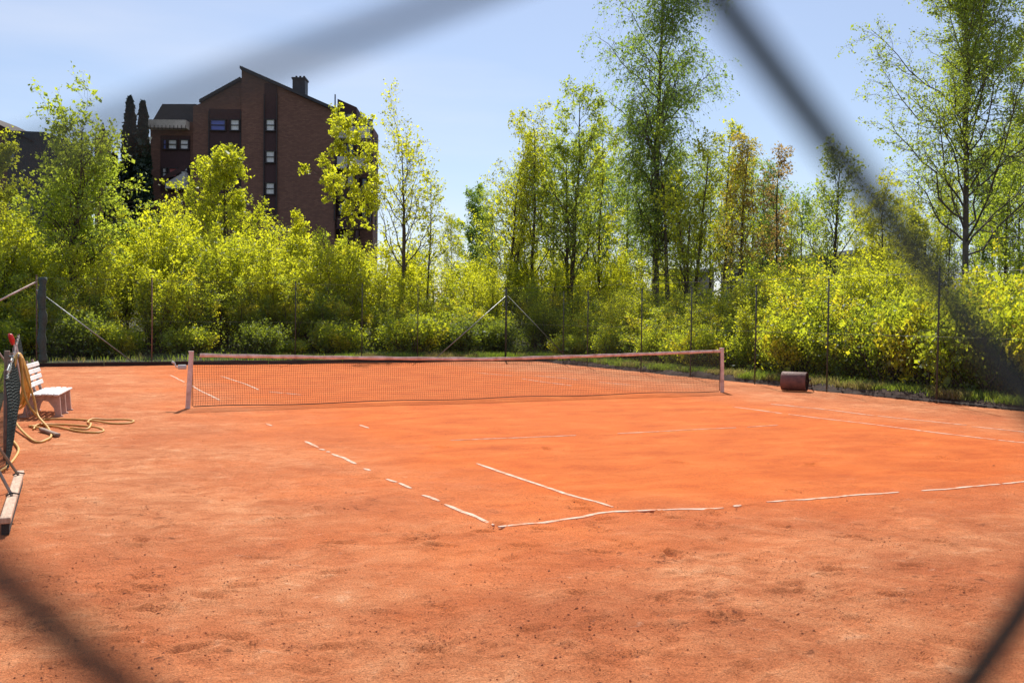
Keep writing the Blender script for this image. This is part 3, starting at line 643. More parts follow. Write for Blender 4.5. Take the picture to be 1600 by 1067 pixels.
for row, (X0, cut) in enumerate([(11.2, 85), (12.1, 30), (13.4, 0), (15.4, -5), (18.0, -5)]):
    y = -14.0
    while y < 19.5:
        x = X0+rr.uniform(-.35, .35); d = np.array([x, y, 0])-CAM; zz = float(d@FW); px = 800+FPX*float(d@RT)/zz
        if 880 < px < 1800:
            py = toprow(top_right, px)+cut+rr.uniform(-12, 30); h = min(zt(zz, py)-float(gz(x, y)), (x-9.8)*1.9)
            if h > .6:
                if row == 0: k = rr.choice([6, 6, 6, 3]) if h < 3 else 3
                else: k = rr.choice([0, 1, 4, 3, 0]) if px < 1450 else rr.choice([2, 1, 2, 0, 3])
                bush(int(k), x, y, h, 'right', rr, .8 if row == 0 else 1.0)
        y += [1.5, 1.8, 2.1, 2.4, 2.8][row]*rr.uniform(.8, 1.2)
# say which shrub is which: by colour, depth, and the landmark it stands at
ZONES = [(20, 'at the left edge of the picture'), (140, 'under the arching tree'), (260, 'below the dark conifers'), (310, 'above the left net post'), (420, 'below the dense maple'), (510, 'below the small yellow maple'),
         (600, 'below the yellow maple'), (690, 'at the slim yellow tree'), (760, 'left of the far corner post'), (830, 'behind the far corner post'), (920, 'at the forked tree'), (1000, 'left of the tall birch'),
         (1100, 'at the foot of the tall birch'), (1175, 'behind the right net post'), (1230, 'just left of the roller'), (1300, 'behind the roller'), (1400, 'right of the roller'), (1480, 'left of the right birch trunk'), (1560, 'right of the right birch trunk'), (9999, 'at the right edge of the picture')]
def zone(x, y):
    d = np.array([x, y, 0])-CAM; px = 800+FPX*float(d@RT)/float(d@FW)
    return px, next(n_ for lim, n_ in ZONES if px < lim)
CN = {'lime': 'lime green', 'patchy': 'mixed green', 'yellow': 'bright yellow green', 'dark': 'low shaded'}
ORD = ['leftmost', 'second', 'third', 'fourth', 'fifth', 'sixth', 'seventh', 'eighth', 'ninth', 'tenth']
def name_apart(items):
    by = {}
    for px, o, txt in items: by.setdefault(txt, []).append((px, o))
    for txt, l in by.items():
        l.sort(key=lambda q_: q_[0])
        for k_, (px, o) in enumerate(l):
            o['label'] = txt if len(l) == 1 else ('%s, %s' % (txt, ORD[k_] if k_ == 0 else ORD[k_]+' from left'))
its = []
for o, nm, side, x, y in shrubs:
    px, zn = zone(x, y); dp = (y-18.4 if side == 'far' else x-11.2)
    row_ = 'front' if dp < (1.0 if side == 'far' else .5) else ('middle' if dp < (5 if side == 'far' else 3) else 'rear')
    its.append((px, o, '%s %s-row shrub %s' % (CN[nm], row_, zn)))
name_apart(its)
its = []
for o in [q_ for q_ in scene.objects if q_.name.startswith('slender_tree')]:
    px, zn = zone(o.location.x, o.location.y); its.append((px, o, o['label'].replace('slender', 'slim').replace('in the screen far behind the thicket', 'far back '+zn.replace(' of the picture', ''))))
name_apart(its)
# leafy undergrowth covering the floor behind the fences
mb = MB(); n = 60000
x = rng.uniform(-14, 24, n); y = rng.uniform(-12, 30, n); k = ((x > 10.2) | (y > 17.6)) & (y > -14)
x, y = x[k], y[k]; hh = np.abs(rng.normal(0, .28, len(x)))*(1+.6*np.sin(x*1.9)*np.sin(y*1.4))
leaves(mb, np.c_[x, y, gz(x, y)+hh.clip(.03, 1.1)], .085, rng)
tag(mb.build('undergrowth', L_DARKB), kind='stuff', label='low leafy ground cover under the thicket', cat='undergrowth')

# clipped columnar conifers beside the building
def conifer(seed, H, r, px, Z, label, dz=0, nleaf=9000, blunt=.5):
    rg = np.random.default_rng(seed); e = empty('columnar_conifer', (*at(px, Z), 0)); x, y = at(px, Z); e.location[2] = float(gz(x, y))
    t = rg.uniform(0, 1, nleaf)**.9; rad = r*np.clip(np.minimum(1, ((1-t)/blunt+.02))**.6, 0, 1)*(.75+.25*np.minimum(1, t/.12))
    a = rg.uniform(0, 6.28, nleaf); rf = rg.uniform(.6, 1.05, nleaf)*(1+.12*np.sin(a*5+t*30)+.08*np.sin(t*70+a*3))
    C = np.c_[rad*rf*np.cos(a), rad*rf*np.sin(a), t*H]; mb = MB(); leaves(mb, C, .34, rg, np.tile([0, 0, 1.], (nleaf, 1)), 0)
    mb.build('crown', L_CON, e); tr = MB(); tr.tube([(0, 0, 0), (0, 0, H*.5), (0, 0, H*.93)], [r*.5, r*.4, .03], 7); tr.build('trunk', M_BARK, e, True)
    tag(e, label, 'conifer', 'dark conifers left of the building'); return e
conifer(1, hgt(203, 86, 161), .85, 203, 86, 'taller dark columnar conifer left of the brick building')
conifer(2, hgt(222, 86, 172), .72, 223, 85, 'narrower dark columnar conifer touching the building edge')
conifer(3, hgt(178, 84, 250), .9, 177, 84, 'short rounded dark conifer left of the tall pair', blunt=.9)

# ------------------------------------------------------------------ buildings
def brick_mat(name, c1, c2, mortar, sc):
    mt, t, b = new_mat(name); co_ = t.nodes.new('ShaderNodeTexCoord'); sp = t.nodes.new('ShaderNodeSeparateXYZ'); t.links.new(co_.outputs['Object'], sp.inputs[0])
    cb = t.nodes.new('ShaderNodeCombineXYZ'); t.links.new(mathn(t, 'ADD', sp.outputs[0], sp.outputs[1]), cb.inputs[0]); t.links.new(sp.outputs[2], cb.inputs[1])
    br = N(t, 'ShaderNodeTexBrick', Scale=1.0); br.inputs['Color1'].default_value = (*c1, 1); br.inputs['Color2'].default_value = (*c2, 1); br.inputs['Mortar'].default_value = (*mortar, 1)
    br.inputs['Brick Width'].default_value = .30*sc; br.inputs['Row Height'].default_value = .11*sc; br.inputs['Mortar Size'].default_value = .016*sc
    t.links.new(cb.outputs[0], br.inputs['Vector'])
    t.links.new(mixc(t, ramp(t, noise(t, .4, 5, .6, co_.outputs['Object']), [(.35, (0, 0, 0)), (.7, (.5, .5, .5))]), br.outputs[0], c2), b.inputs['Base Color'])
    b.inputs['Roughness'].default_value = .9; return mt
M_BRICK = brick_mat('brown_brick', (.26, .125, .085), (.16, .075, .055), (.13, .075, .055), 1.0)
M_CLAD = simple('dark_red_cladding', (.060, .026, .026), .8, .25, 3, sc=(8, 1, 1))
M_DARKCLAD = simple('dark_roof_metal', (.035, .036, .042), .6, .3, 3)
M_FRAME = simple('dark_window_frame', (.03, .02, .02), .6, .2, 8)
M_CURT = simple('curtain_behind_glass', (.72, .70, .68), .35, .2, 2, sc=(9, 9, 1))
M_BLUE = simple('blue_blind', (.10, .13, .42), .4, .2, 3, sc=(1, 1, 20))
M_PALE = simple('pale_panel', (.55, .52, .50), .7, .15, 2)
M_CREAM = simple('cream_awning', (.75, .66, .56), .8, .2, 3)
M_REDCURT = simple('red_curtain', (.42, .10, .09), .6, .2, 4)
M_CONC = simple('grey_concrete_wall', (.36, .33, .32), .9, .25, 1.2)
def glass_mat(name, col):
    mt, t, b = new_mat(name); b.inputs['Base Color'].default_value = (*col, 1); b.inputs['Roughness'].default_value = .08; b.inputs['Specular IOR Level'].default_value = .8; return mt
M_GLASS = glass_mat('window_glass', (.10, .12, .15))
ZB = 88.0; S = ZB/FPX
ob = at(375, ZB); bz0 = float(gz(*ob))-.5
bld = empty('apartment_building', (ob[0], ob[1], 0), -(YAW-.02))
def bx(px): return (px-375)*S*1.0
def bzz(py): return zt(ZB, py+(-375+800)*0.0113*0+(-0))  # rows measured near the building
def roll_fix(px): return (px-800)*math.tan(ROLL)
def bz(px, py): return CAM[2]+(490.2-py+4.8-4.8-roll_fix(px)*-1*1.0)/FPX*ZB
mbw = MB()
def Bp(pts): return [(bx(px), bz(px, py)) for px, py in pts]
def gable(pts, y0, y1, mi=0): mbw.prism([(x, z) for x, z in Bp(pts)], y0, y1, mi)
base_row = 455
gable([(376, base_row), (521, base_row), (521, 176), (376, 112)], 0, 14)            # right half, high shed roof
gable([(300, base_row), (375.5, base_row), (375.5, 128), (312, 163), (300, 168)], .25, 12)
gable([(232, base_row), (299.5, base_row), (299.5, 191), (232, 191)], .6, 10)
mbw.build('wall', M_BRICK, bld)
rf = MB()
def slab(a, b, y0, y1, th):
    (x0, z0), (x1, z1) = Bp([a, b]); rf.prism([(x0, z0), (x1, z1), (x1, z1+th), (x0, z0+th)], y0, y1)
slab((374.5, 112), (522, 176), -.35, 14.3, .28); slab((311, 163), (373.8, 128), -.1, 12.2, .26)
(rx0, rz0), (rx1, rz1) = Bp([(247, 162), (311, 162)]); rxa, rza = Bp([(230, 190)])[0]; rxb, _ = Bp([(300, 190)])[0]
rf.prism([(rxa, rza), (rxb, rza), (rxb, rz1+.05), (rx0, rz0+.05)], 1.2, 9.8)
roof = rf.build('roof', M_DARKCLAD, bld)
ch = MB(); c0 = Bp([(445, 121)])[0]; ch.box((c0[0]+.55, 3.5, c0[1]-.9), (1.15, 1.4, 2.6)); ch.box((c0[0]+.55, 3.5, c0[1]+.45), (1.3, 1.6, .14))
for k in range(3): ch.tube([(c0[0]+.2+.35*k, 3.5, c0[1]+.5), (c0[0]+.2+.35*k, 3.5, c0[1]+.8)], .1, 8)
ch.build('chimney', M_DARKCLAD, roof)
pn = MB()
def panel(mb_, x0, y0, x1, y1, yb, d): (a, z1), (b, z0) = Bp([(x0, y0), (x1, y1)]); mb_.box(((a+b)/2, yb-d/2, (z0+z1)/2), (b-a, d, z1-z0))
panel(pn, 411.5, 133, 431, 345, 0, .06); panel(pn, 325, 172, 374, 345, .25, .10); panel(pn, 248, 212, 294, 300, .6, .07)  # narrow first strip: dark of a recessed window column put into the panel colour
pn.build('cladding_and_recess_panel', M_CLAD, bld)
tr = MB()
for xx in (411.5, 431, 325, 374, 521): panel(tr, xx-.8, 150 if xx > 400 else 176, xx+.8, 345, 0 if xx > 374 else .25, .16)
tr.build('downpipe', M_FRAME, bld)
def window(x0, y0, x1, y1, yb, pane, split=1, bars=1):
    f = MB(); (a, z1), (b, z0) = Bp([(x0, y0), (x1, y1)]); t_ = .09; d = .16; yc = yb-d/2-.02
    f.box(((a+b)/2, yc, z1), (b-a+2*t_, d, t_)); f.box(((a+b)/2, yc, z0), (b-a+2*t_, d+.06, t_))
    for x in np.linspace(a, b, split+1): f.box((x, yc-.003, (z0+z1)/2), (t_, d, z1-z0-t_))
    for k in range(bars): f.box(((a+b)/2, yc+.003, z0+(z1-z0)*(k+1)/(bars+1)), (b-a-t_, d*.8, t_*.8))
    o = f.build('window', M_FRAME, bld); g = MB(); g.box(((a+b)/2, yb-.06, (z0+z1)/2), (b-a-.02, .03, z1-z0-.02)); g.build('pane', pane, o)
window(328, 189, 351, 206, .15, M_BLUE); window(359, 189, 372.5, 206, .15, M_CURT)
window(328, 238, 351, 255, .15, M_GLASS, 2); window(359, 238, 372.5, 255, .15, M_CURT)
for yy_, pm in ((189, M_CURT), (238, M_CURT), (287, M_CURT)): window(415, yy_, 428, yy_+18, -.06, pm)
window(253, 219, 258, 234, .53, M_BLUE); window(261, 219, 274, 234, .53, M_CURT); window(279.5, 219, 292, 234, .53, M_CURT)
window(252, 263, 258, 277, .53, M_CURT); window(262, 263, 274, 277, .53, M_REDCURT); window(280, 263, 291, 272, .53, M_CURT)
aw = MB(); panel(aw, 231, 191, 293, 204, 0.55, 1.1); aw.build('balcony_front', M_CREAM, bld)
rl = MB(); panel(rl, 231, 204.5, 294, 206, -.58, .05)
for px in range(233, 294, 6): panel(rl, px-.4, 200, px+.4, 206, -.58, .05)
rl.build('balcony_rail', M_FRAME, bld)
(a, z1), (b, z0) = Bp([(262, 271), (292, 297)]); cn = MB(); cn.prism([(a, z0), (b, z0), (b, z1), (a, z0+.45)], -.6, .5); cn.build('stair_canopy', M_PALE, bld)
(a, z1), (b, z0) = Bp([(258, 262), (293.5, 285)]); cn = MB(); cn.prism([(a, z0-.1), (b, z1-.35), (b, z1+.1), (a, z0+.3)], -.75, -.62); cn.build('stair_beam', M_CLAD, bld)
# right wing turned away, with glazed balconies
wg = MB(); wing = [(522, 455), (552, 455), (552, 166), (522, 153)]
wg.prism(Bp(wing), .9, 12.5); wg.build('wing_wall', M_CLAD, bld)
wg = MB(); (a, z0), (b, z1) = Bp([(553, 455), (574, 180)]); wg.prism([(a, z0), (b, z0), (b, z1-.6), (a, z1)], 3.2, 7.0); wg.build('rear_wall', M_BRICK, bld)
for r_ in range(4):
    y0 = 172+r_*47
    window(526, y0+4, 548, y0+22, .88, M_GLASS if r_ % 2 else M_PALE, 2, 0)
    bl = MB(); panel(bl, 524, y0+26, 575, y0+44, .2, .12); panel(bl, 524, y0+44, 576, y0+46, .86, 1.2); bl.build('balcony', M_CLAD if r_ > 1 else M_PALE, bld)
    window(556, y0+6, 564, y0+26, 3.18, M_GLASS, 1, 0); window(566.5, y0+6, 572, y0+26, 3.18, M_PALE, 1, 0)
pp = MB(); panel(pp, 574, 200, 576, 350, .5, .2); panel(pp, 583, 215, 585, 352, .5, .2); pp.build('balcony_post', M_FRAME, bld)
tag(bld, 'dark brown brick apartment block with split gable roof above the thicket', 'building')

def simple_house(name, px0, px1, Z, rows, wallm, roofm, label, depth=9):
    o = at((px0+px1)/2, Z); e = empty(name, (o[0], o[1], 0), -YAW); s = Z/FPX
    def P(px, py): return ((px-(px0+px1)/2)*s, CAM[2]+(490-py+roll_fix(px)*1.0)/FPX*Z)
    return e, P, s
hs, P, s_ = simple_house('dark_house', -60, 62, 80, None, None, None, None)
mb = MB(); mb.prism([P(-90, 470), P(12, 470), P(12, 208), P(-4, 197), P(-60, 170), P(-90, 185)], .4, 9); mb.build('wall', M_BRICK, hs)
mb = MB(); mb.prism([P(12.5, 470), P(70, 470), P(70, 208), P(24, 206), P(12.5, 206)], 0, 9); mb.build('side_wall', M_DARKCLAD, hs)
mb = MB(); mb.prism([P(-62, 170), P(52, 224), P(52, 221), P(-62, 166)], -.4, 9.2); mb.build('roof', M_TIMBER, hs)
mb = MB(); a = P(20, 240); mb.box((a[0], -.03, a[1]), (.4, .06, .9)); w1 = mb.build('window', M_GLASS, hs)
tag(hs, 'dark house with a sloping pale roof edge at the left edge', 'house')
ch, P, s_ = simple_house('church_spire', 150, 172, 160, None, None, None, None)
mb = MB(); x, z = P(161, 193); xb, zb = P(161, 218); mb.lathe([(0, .95), ((z-zb)*.25, .55), ((z-zb)*.98, .07), (z-zb, .0)], (x, 0, zb), (0, 0, 1), 8); mb.build('spire', M_DARKCLAD, ch)
mb = MB(); z2 = P(161, 480)[1]; mb.box((x, 0, (zb+z2)/2), (1.9, 1.9, zb-z2)); mb.build('tower', M_BRICK, ch)
tag(ch, 'thin dark church spire behind the arching tree', 'church')
gb, P, s_ = simple_house('flat_roofed_building', 1130, 1480, 78, None, None, None, None)
gb.rotation_euler[2] = -YAW-.28
mb = MB(); mb.prism([P(1128, 500), P(1385, 500), P(1385, 392), P(1128, 416)][:4], 0, 14); mb.build('wall', M_CONC, gb)
mb = MB(); mb.prism([P(1124, 416), P(1389, 392), P(1389, 386), P(1124, 410)], -.5, 14.5); mb.build('roof', M_PALE, gb)
for k in range(6):
    mb = MB(); a, z1 = P(1150+k*38, 424-k*3.4); mb.box((a, -.03, z1-.5), (1.3, .08, .9)); f = mb.build('window', M_FRAME, gb)
    mb = MB(); mb.box((a, -.08, z1-.5), (1.1, .04, .72)); mb.build('pane', M_GLASS, f)
tag(gb, 'long grey flat roofed building glimpsed behind the right bushes', 'building')
g2, P, s_ = simple_house('grey_house', 1060, 1120, 74, None, None, None, None)
mb = MB(); mb.prism([P(1050, 500), P(1114, 500), P(1114, 425), P(1050, 425)], 0, 8); mb.build('wall', M_CONC, g2)
mb = MB(); mb.prism([P(1047, 425), P(1117, 425), P(1117, 420), P(1047, 420)], -.3, 8.3); mb.build('roof', M_PALE, g2)
tag(g2, 'small grey house between the birch stems', 'house')

# ------------------------------------------------------------------ fences
def chain_mesh(x0, x1, z0, z1, pw, ph, r, sides=4, phx=0., phz=0., tw=.0):
    """woven diamonds in the x,z plane: one zigzag wire per column, pw x ph = full diagonals"""
    n = int(round((x1-x0)/(pw/2))); k0 = math.floor((z0-phz)/(ph/2)); k1 = math.ceil((z1-phz)/(ph/2)); ks = np.arange(k0, k1+1)
    i = np.arange(n); X = x0+phx+i[:, None]*(pw/2)*1.0
    # wire i zigzags between column i and i+1
    off = ((ks[None]+i[:, None]) % 2)*(pw/2)
    P = np.zeros((n, len(ks), 3)); P[:, :, 0] = X+off; P[:, :, 2] = phz+ks[None]*(ph/2)
    P[:, :, 1] = tw*np.where(off > 0, 1, -1)*1.0
    mb = MB(); R = np.full((n, len(ks)), r); tubes_np(mb, P, R, sides); return mb
def posts_fence(name, pts, h, label, post_m, mesh, mesh_loc, mesh_rot, wires=(.1, 1.5, 2.9), cat='fence', tops=None):
    e = empty(name, (pts[0][0], pts[0][1], 0)); o = np.array([pts[0][0], pts[0][1], 0])
    for k, (x, y) in enumerate(pts):
        mb = MB(); hh = h if tops is None else tops[k]
        mb.tube([(x-o[0], y-o[1], -.1), (x-o[0]+.01, y-o[1], hh*.5), (x-o[0]+.005, y-o[1], hh)], .021, 8); mb.tube([(x-o[0]+.005, y-o[1], hh), (x-o[0]+.005, y-o[1], hh+.03)], .026, 8)
        mb.build('post', post_m if (post_m is M_GREENPOST or k < 2) else M_GREENPOST, e, True)
    mw = MB()
    for z in wires:
        A = np.array([pts[0][0]-o[0], pts[0][1]-o[1], z]); B = np.array([pts[-1][0]-o[0], pts[-1][1]-o[1], z]); mw.tube([A, (A+B)/2-np.array([0, 0, .01]), B], .003, 4)
    mw.build('tension_wire', M_WIRE, e)
    if mesh is not None:
        mo = link(bpy.data.objects.new('chain_link', mesh), e); mo.location = mesh_loc; mo.rotation_euler = mesh_rot
    return tag(e, label, cat)
tmp = chain_mesh(0, 18.0, .12, 2.9, .10, .10, .0017, 3).build('chain_link_mesh', M_WIRE); far_mesh = tmp.data; bpy.data.objects.remove(tmp)
tmp = chain_mesh(0, 30.0, .12, 2.75, .10, .10, .0017, 3).build('chain_link_mesh', M_WIRE); right_mesh = tmp.data; bpy.data.objects.remove(tmp)
YF = 15.95
# columns of the far posts read in the photograph: 57, 237, 461, 565, 652, 789 (corner)
far_posts = []
for px in (57, 237, 461, 565, 652, 789):
    d = FW*FPX+RT*(px-800)-UP*(560-533.5); tt = (YF-CAM[1])/d[1]; far_posts.append(((CAM+d*tt)[0], YF))
ff = posts_fence('chain_link_fence', far_posts, 2.95, 'tall chain link fence along the far end of the court', M_RUSTPOST, far_mesh, (0, -.04, 0), (0, 0, 0))
o = np.array([far_posts[0][0], YF, 0])
def stay(a, b, m_=M_STEEL, r=.018):
    mb = MB(); mb.tube([np.array(a)-o, np.array(b)-o], r, 8); mb.build('brace', m_, ff, True)
fp = np.array([far_posts[0][0], YF-.05, 2.75]); fc = np.array([far_posts[-1][0], YF-.05, 2.7])
def on_far(px, z): d = FW*FPX+RT*(px-800)-UP*(560-533.5); tt = (YF-CAM[1])/d[1]; return np.array([(CAM+d*tt)[0], YF-.08, z])
stay(fp-[0, 0, .25], on_far(208, .1)); stay(fp, (fp[0]-3.2, YF-.1, .9), M_POSTPINK, .03); stay(fc-[0, 0, .1], on_far(680, .15)); 
XR = 9.12
rp = [ground(px, py)[1] for px, py in ((915, 573), (985, 582), (1068, 590), (1170, 600.5), (1291, 612), (1460, 630))]
cor = far_posts[-1][0]
right_posts = [(cor-.02, YF-.12), (XR+.45, 13.6)]+[(XR, y) for y in rp]+[(XR, rp[-1]-3.1*k) for k in (1, 2, 3)]
right_posts[1] = (9.30, 13.4)
rf_ = posts_fence('chain_link_fence', right_posts, 2.75, 'tall chain link fence along the right side of the court', M_GREENPOST, right_mesh, (0, 0, 0), (0, 0, math.atan2(right_posts[-1][1]-right_posts[0][1], right_posts[-1][0]-right_posts[0][0])),
            tops=[2.9, 2.75]+[2.75]*4+[2.85, 3.0]+[2.9]*3)
mb = MB(); o2 = np.array([right_posts[0][0], right_posts[0][1], 0]); mb.tube([np.array([cor, YF-.2, 2.6])-o2, np.array([XR+.05, 12.6, .15])-o2], .016, 8); mb.build('brace', M_GREENPOST, rf_, True)

# rolled green netting on the far left corner post
mb = MB(); c0 = np.array([far_posts[0][0]+.17, YF-.22]); 
zz = np.linspace(.15, 2.9, 26); pts_ = [(c0[0]+.02*math.sin(z*5), c0[1]+.02*math.cos(z*4), z) for z in zz]
mb.tube(pts_, [.12+.018*math.sin(z*9)+.01*math.sin(z*23) for z in zz], 12)
for z in (.5, 1.2, 1.9, 2.5): mb.lathe([(-.015, .145), (.015, .145)], (c0[0], c0[1], z), (0, 0, 1), 12)
tag(mb.build('rolled_netting', M_NETGREEN, None, True), 'rolled dark green netting tied upright against the far left corner post', 'netting')

# low side fence on the left, netting hung over a rail
XL = -9.42
lf_ = empty('low_side_fence', (XL, -6, 0))
ys_ = [-6.0, -3.3, -.6, 2.1, 4.8, 7.5, 10.2, 12.9]
for k, y in enumerate(ys_):
    mb = MB(); mb.tube([(0, y+6, -.1), (.01, y+6, 1.12)], .03, 8); mb.build('post', M_RUSTPOST, lf_, True)
mb = MB(); mb.tube([(0, 0, 1.06), (.02, 9.5, 1.04), (0, 18.9, 1.06)], .016, 6); mb.build('top_rail', M_STEEL, lf_, True)
ny, nz = 400, 26; rg = np.random.default_rng(8); Yg = np.linspace(-.9, 19, ny); Zg = np.linspace(0, 1, nz); G = np.zeros((ny, nz, 3))
for j, y in enumerate(Yg):
    bl = .05*math.sin(y*2.1)+.03*math.sin(y*5.3+1); tp = 1.05-.02*abs(math.sin(y*1.2))
    G[j, :, 0] = .03+(bl*.6+.05)*np.sin(Zg*math.pi)+.015*np.sin(y*14+Zg*5); G[j, :, 1] = y; G[j, :, 2] = .02+Zg*tp
mb = MB(); tubes_np(mb, G, np.full((ny, nz), .0045), 3); tubes_np(mb, np.transpose(G, (1, 0, 2))[:, ::2], np.full((nz, ny//2), .0055), 3)
mb.build('netting', M_NETGREEN, lf_)
mb = MB(); mb.tube([G[j, -1]+np.array([.0, 0, .01]) for j in range(0, ny, 5)], .012, 6); mb.build('binding_cord', M_WIRE, lf_, True)
tag(lf_, 'low fence with green netting along the left side of the court', 'fence')

# the fence the photograph was taken through: parallel to the baseline, a few centimetres from the lens
DF = .0505                                       # distance of the mesh plane in front of the lens, along y
def on_plane(px, py):
    d = FW*FPX+RT*(px-800)-UP*(py-533.5); return CAM+d*(DF/d[1])
PW, PH = 1.825*DF, 1.486*DF                      # a diamond is 92 x 75 mm
cxm, czm = CAM[0]+.666*DF, CAM[2]-.287*DF
nf = empty('chain_link_fence', (-10.6, CAM[1]+DF, 0))
ncol = 340
xL = cxm-PW/2-round((cxm-PW/2+10.6)/PW)*PW
n_low = int((czm-.06)/(PH/2))//2*2
def near_mesh():
    ks = np.arange(-n_low, int((3.0-czm)/(PH/2))); i = np.arange(ncol); i_ref = round((cxm-PW/2-xL)/(PW/2))
    off = ((ks[None]+(i[:, None]-i_ref)) % 2)*(PW/2)
    P = np.zeros((ncol, len(ks), 3)); P[:, :, 0] = xL+i[:, None]*(PW/2)+off; P[:, :, 2] = czm+ks[None]*(PH/2); P[:, :, 1] = .001*np.where(off > 0, 1, -1)
    dx = P[:, :, 0]-(CAM[0]-.242*DF); dz = P[:, :, 2]-(CAM[2]-.287*DF)
    P[:, :, 2] += .30*DF*np.exp(-(dx**2+dz**2)/(2*.022**2))          # a bent link
    mb = MB(); tubes_np(mb, P, np.full((ncol, len(ks)), .00135), 8); return mb
mbn = near_mesh()
mo = mbn.build('chain_link', M_WIRE, nf, True); mo.location = (10.6, 0, 0)
for x in (0.0, 3.0, 6.0, 9.0, 12.0, 15.0):
    mb = MB(); mb.tube([(x, .05, -.1), (x, .05, 3.02)], .03, 10); mb.build('post', M_GREENPOST, nf, True)
mb = MB(); mb.tube([(0, .012, 3.0), (15.0, .012, 3.0)], .004, 6); mb.tube([(0, .012, .06), (15.0, .012, .06)], .004, 6); mb.build('tension_wire', M_WIRE, nf)
tag(nf, 'blurred chain link fence right in front of the viewer', 'fence')

# ------------------------------------------------------------------ tennis net
net = empty('tennis_net', (0, 0, 0))
def top_z(x): return .915+(1.05-.915)*(abs(x)/6.33)**1.25
nx = 286; xs_ = np.linspace(-6.30, 6.30, nx); rg = np.random.default_rng(3)
nzr = 22
G = np.zeros((nx, nzr, 3))
for i, x in enumerate(xs_):
    t_ = top_z(x)-.03; v = np.linspace(0, 1, nzr)
    G[i, :, 2] = .035+.012*math.sin(x*1.9)+v*(t_-.035); G[i, :, 0] = x+.01*np.sin(v*6+x); G[i, :, 1] = .02*np.sin(v*3.1)*math.sin(x*.8)+.01*math.sin(x*3)*(1-v)
mb = MB(); tubes_np(mb, G, np.full((nx, nzr), .0029), 3); tubes_np(mb, np.transpose(G, (1, 0, 2)), np.full((nzr, nx), .0029), 3)
mb.build('net_mesh', M_NETBLACK, net)
mb = MB(); hb = []; n = 120; X = np.linspace(-6.18, 6.33, n)
for sgn in (1, -1):
    for dz_ in (0.012, -.058): hb.append([(x, sgn*(.012 if dz_ < 0 else .009)+.002*math.sin(x*9), top_z(x)+dz_+.004*math.sin(x*7+dz_*30)) for x in X])
V = np.array(hb[0]+hb[1]+hb[3]+hb[2]); F = []
for a_, b_ in ((0, 1), (1, 2), (2, 3), (3, 0)):
    for k in range(n-1): F.append((a_*n+k, a_*n+k+1, b_*n+k+1, b_*n+k))
mb.add(V, F); mb.build('headband', M_HEAD, net, True)
mb = MB(); mb.tube([G[i, 0]+[0, 0, -.008] for i in range(0, nx, 3)], .009, 6); mb.build('bottom_cord', M_NETBLACK, net, True)
mb = MB()
for sx in (-1, 1): mb.tube([(sx*6.32, .01*math.sin(z*9), z) for z in np.linspace(.04, 1.0, 12)], .008, 6)
mb.tube([(-6.34, 0, 1.03), (-6.16, 0, 1.045)], .006, 6); mb.build('side_cord', M_NETBLACK, net, True)
tag(net, 'black tennis net with a dusty pinkish headband across the court', 'tennis net')
def net_post(x, label, crank, lean):
    e = empty('net_post', (x, 0, 0)); mb = MB()
    mb.box((lean*.5, 0, .53), (.085, .085, 1.12), np.array([[1, 0, lean], [0, 1, 0], [-lean, 0, 1]]), bev=.012); mb.build('shaft', M_POSTPINK, e)
    mb = MB(); mb.box((lean, 0, 1.095), (.095, .095, .02), bev=.006); mb.build('cap', M_POSTPINK, e)
    if crank:
        mb = MB(); mb.box((-.11, -.01, .80), (.16, .07, .09), bev=.015); mb.tube([(-.15, -.03, .80), (-.22, -.05, .80), (-.25, -.05, .87)], .014, 8); mb.tube([(-.25, -.05, .87), (-.30, -.05, .91)], .022, 8)
        mb.build('winch', M_PALE, e, True)
    tag(e, label, 'net post', 'net posts')
net_post(-6.40, 'left net post with a small white winch on its outer side', True, .06); net_post(6.40, 'right net post at the far side of the court', False, -.03)

# ------------------------------------------------------------------ bench
bn = empty('park_bench', (*ground(62, 640)[:2], 0), 0.0)
f0 = ground(88.7, 651); bn.location = (f0[0]-.10, f0[1]+.55, 0); bn.rotation_euler = (0, 0, math.radians(-10)); bn.scale = (.93, .93, .95)
L = 1.75
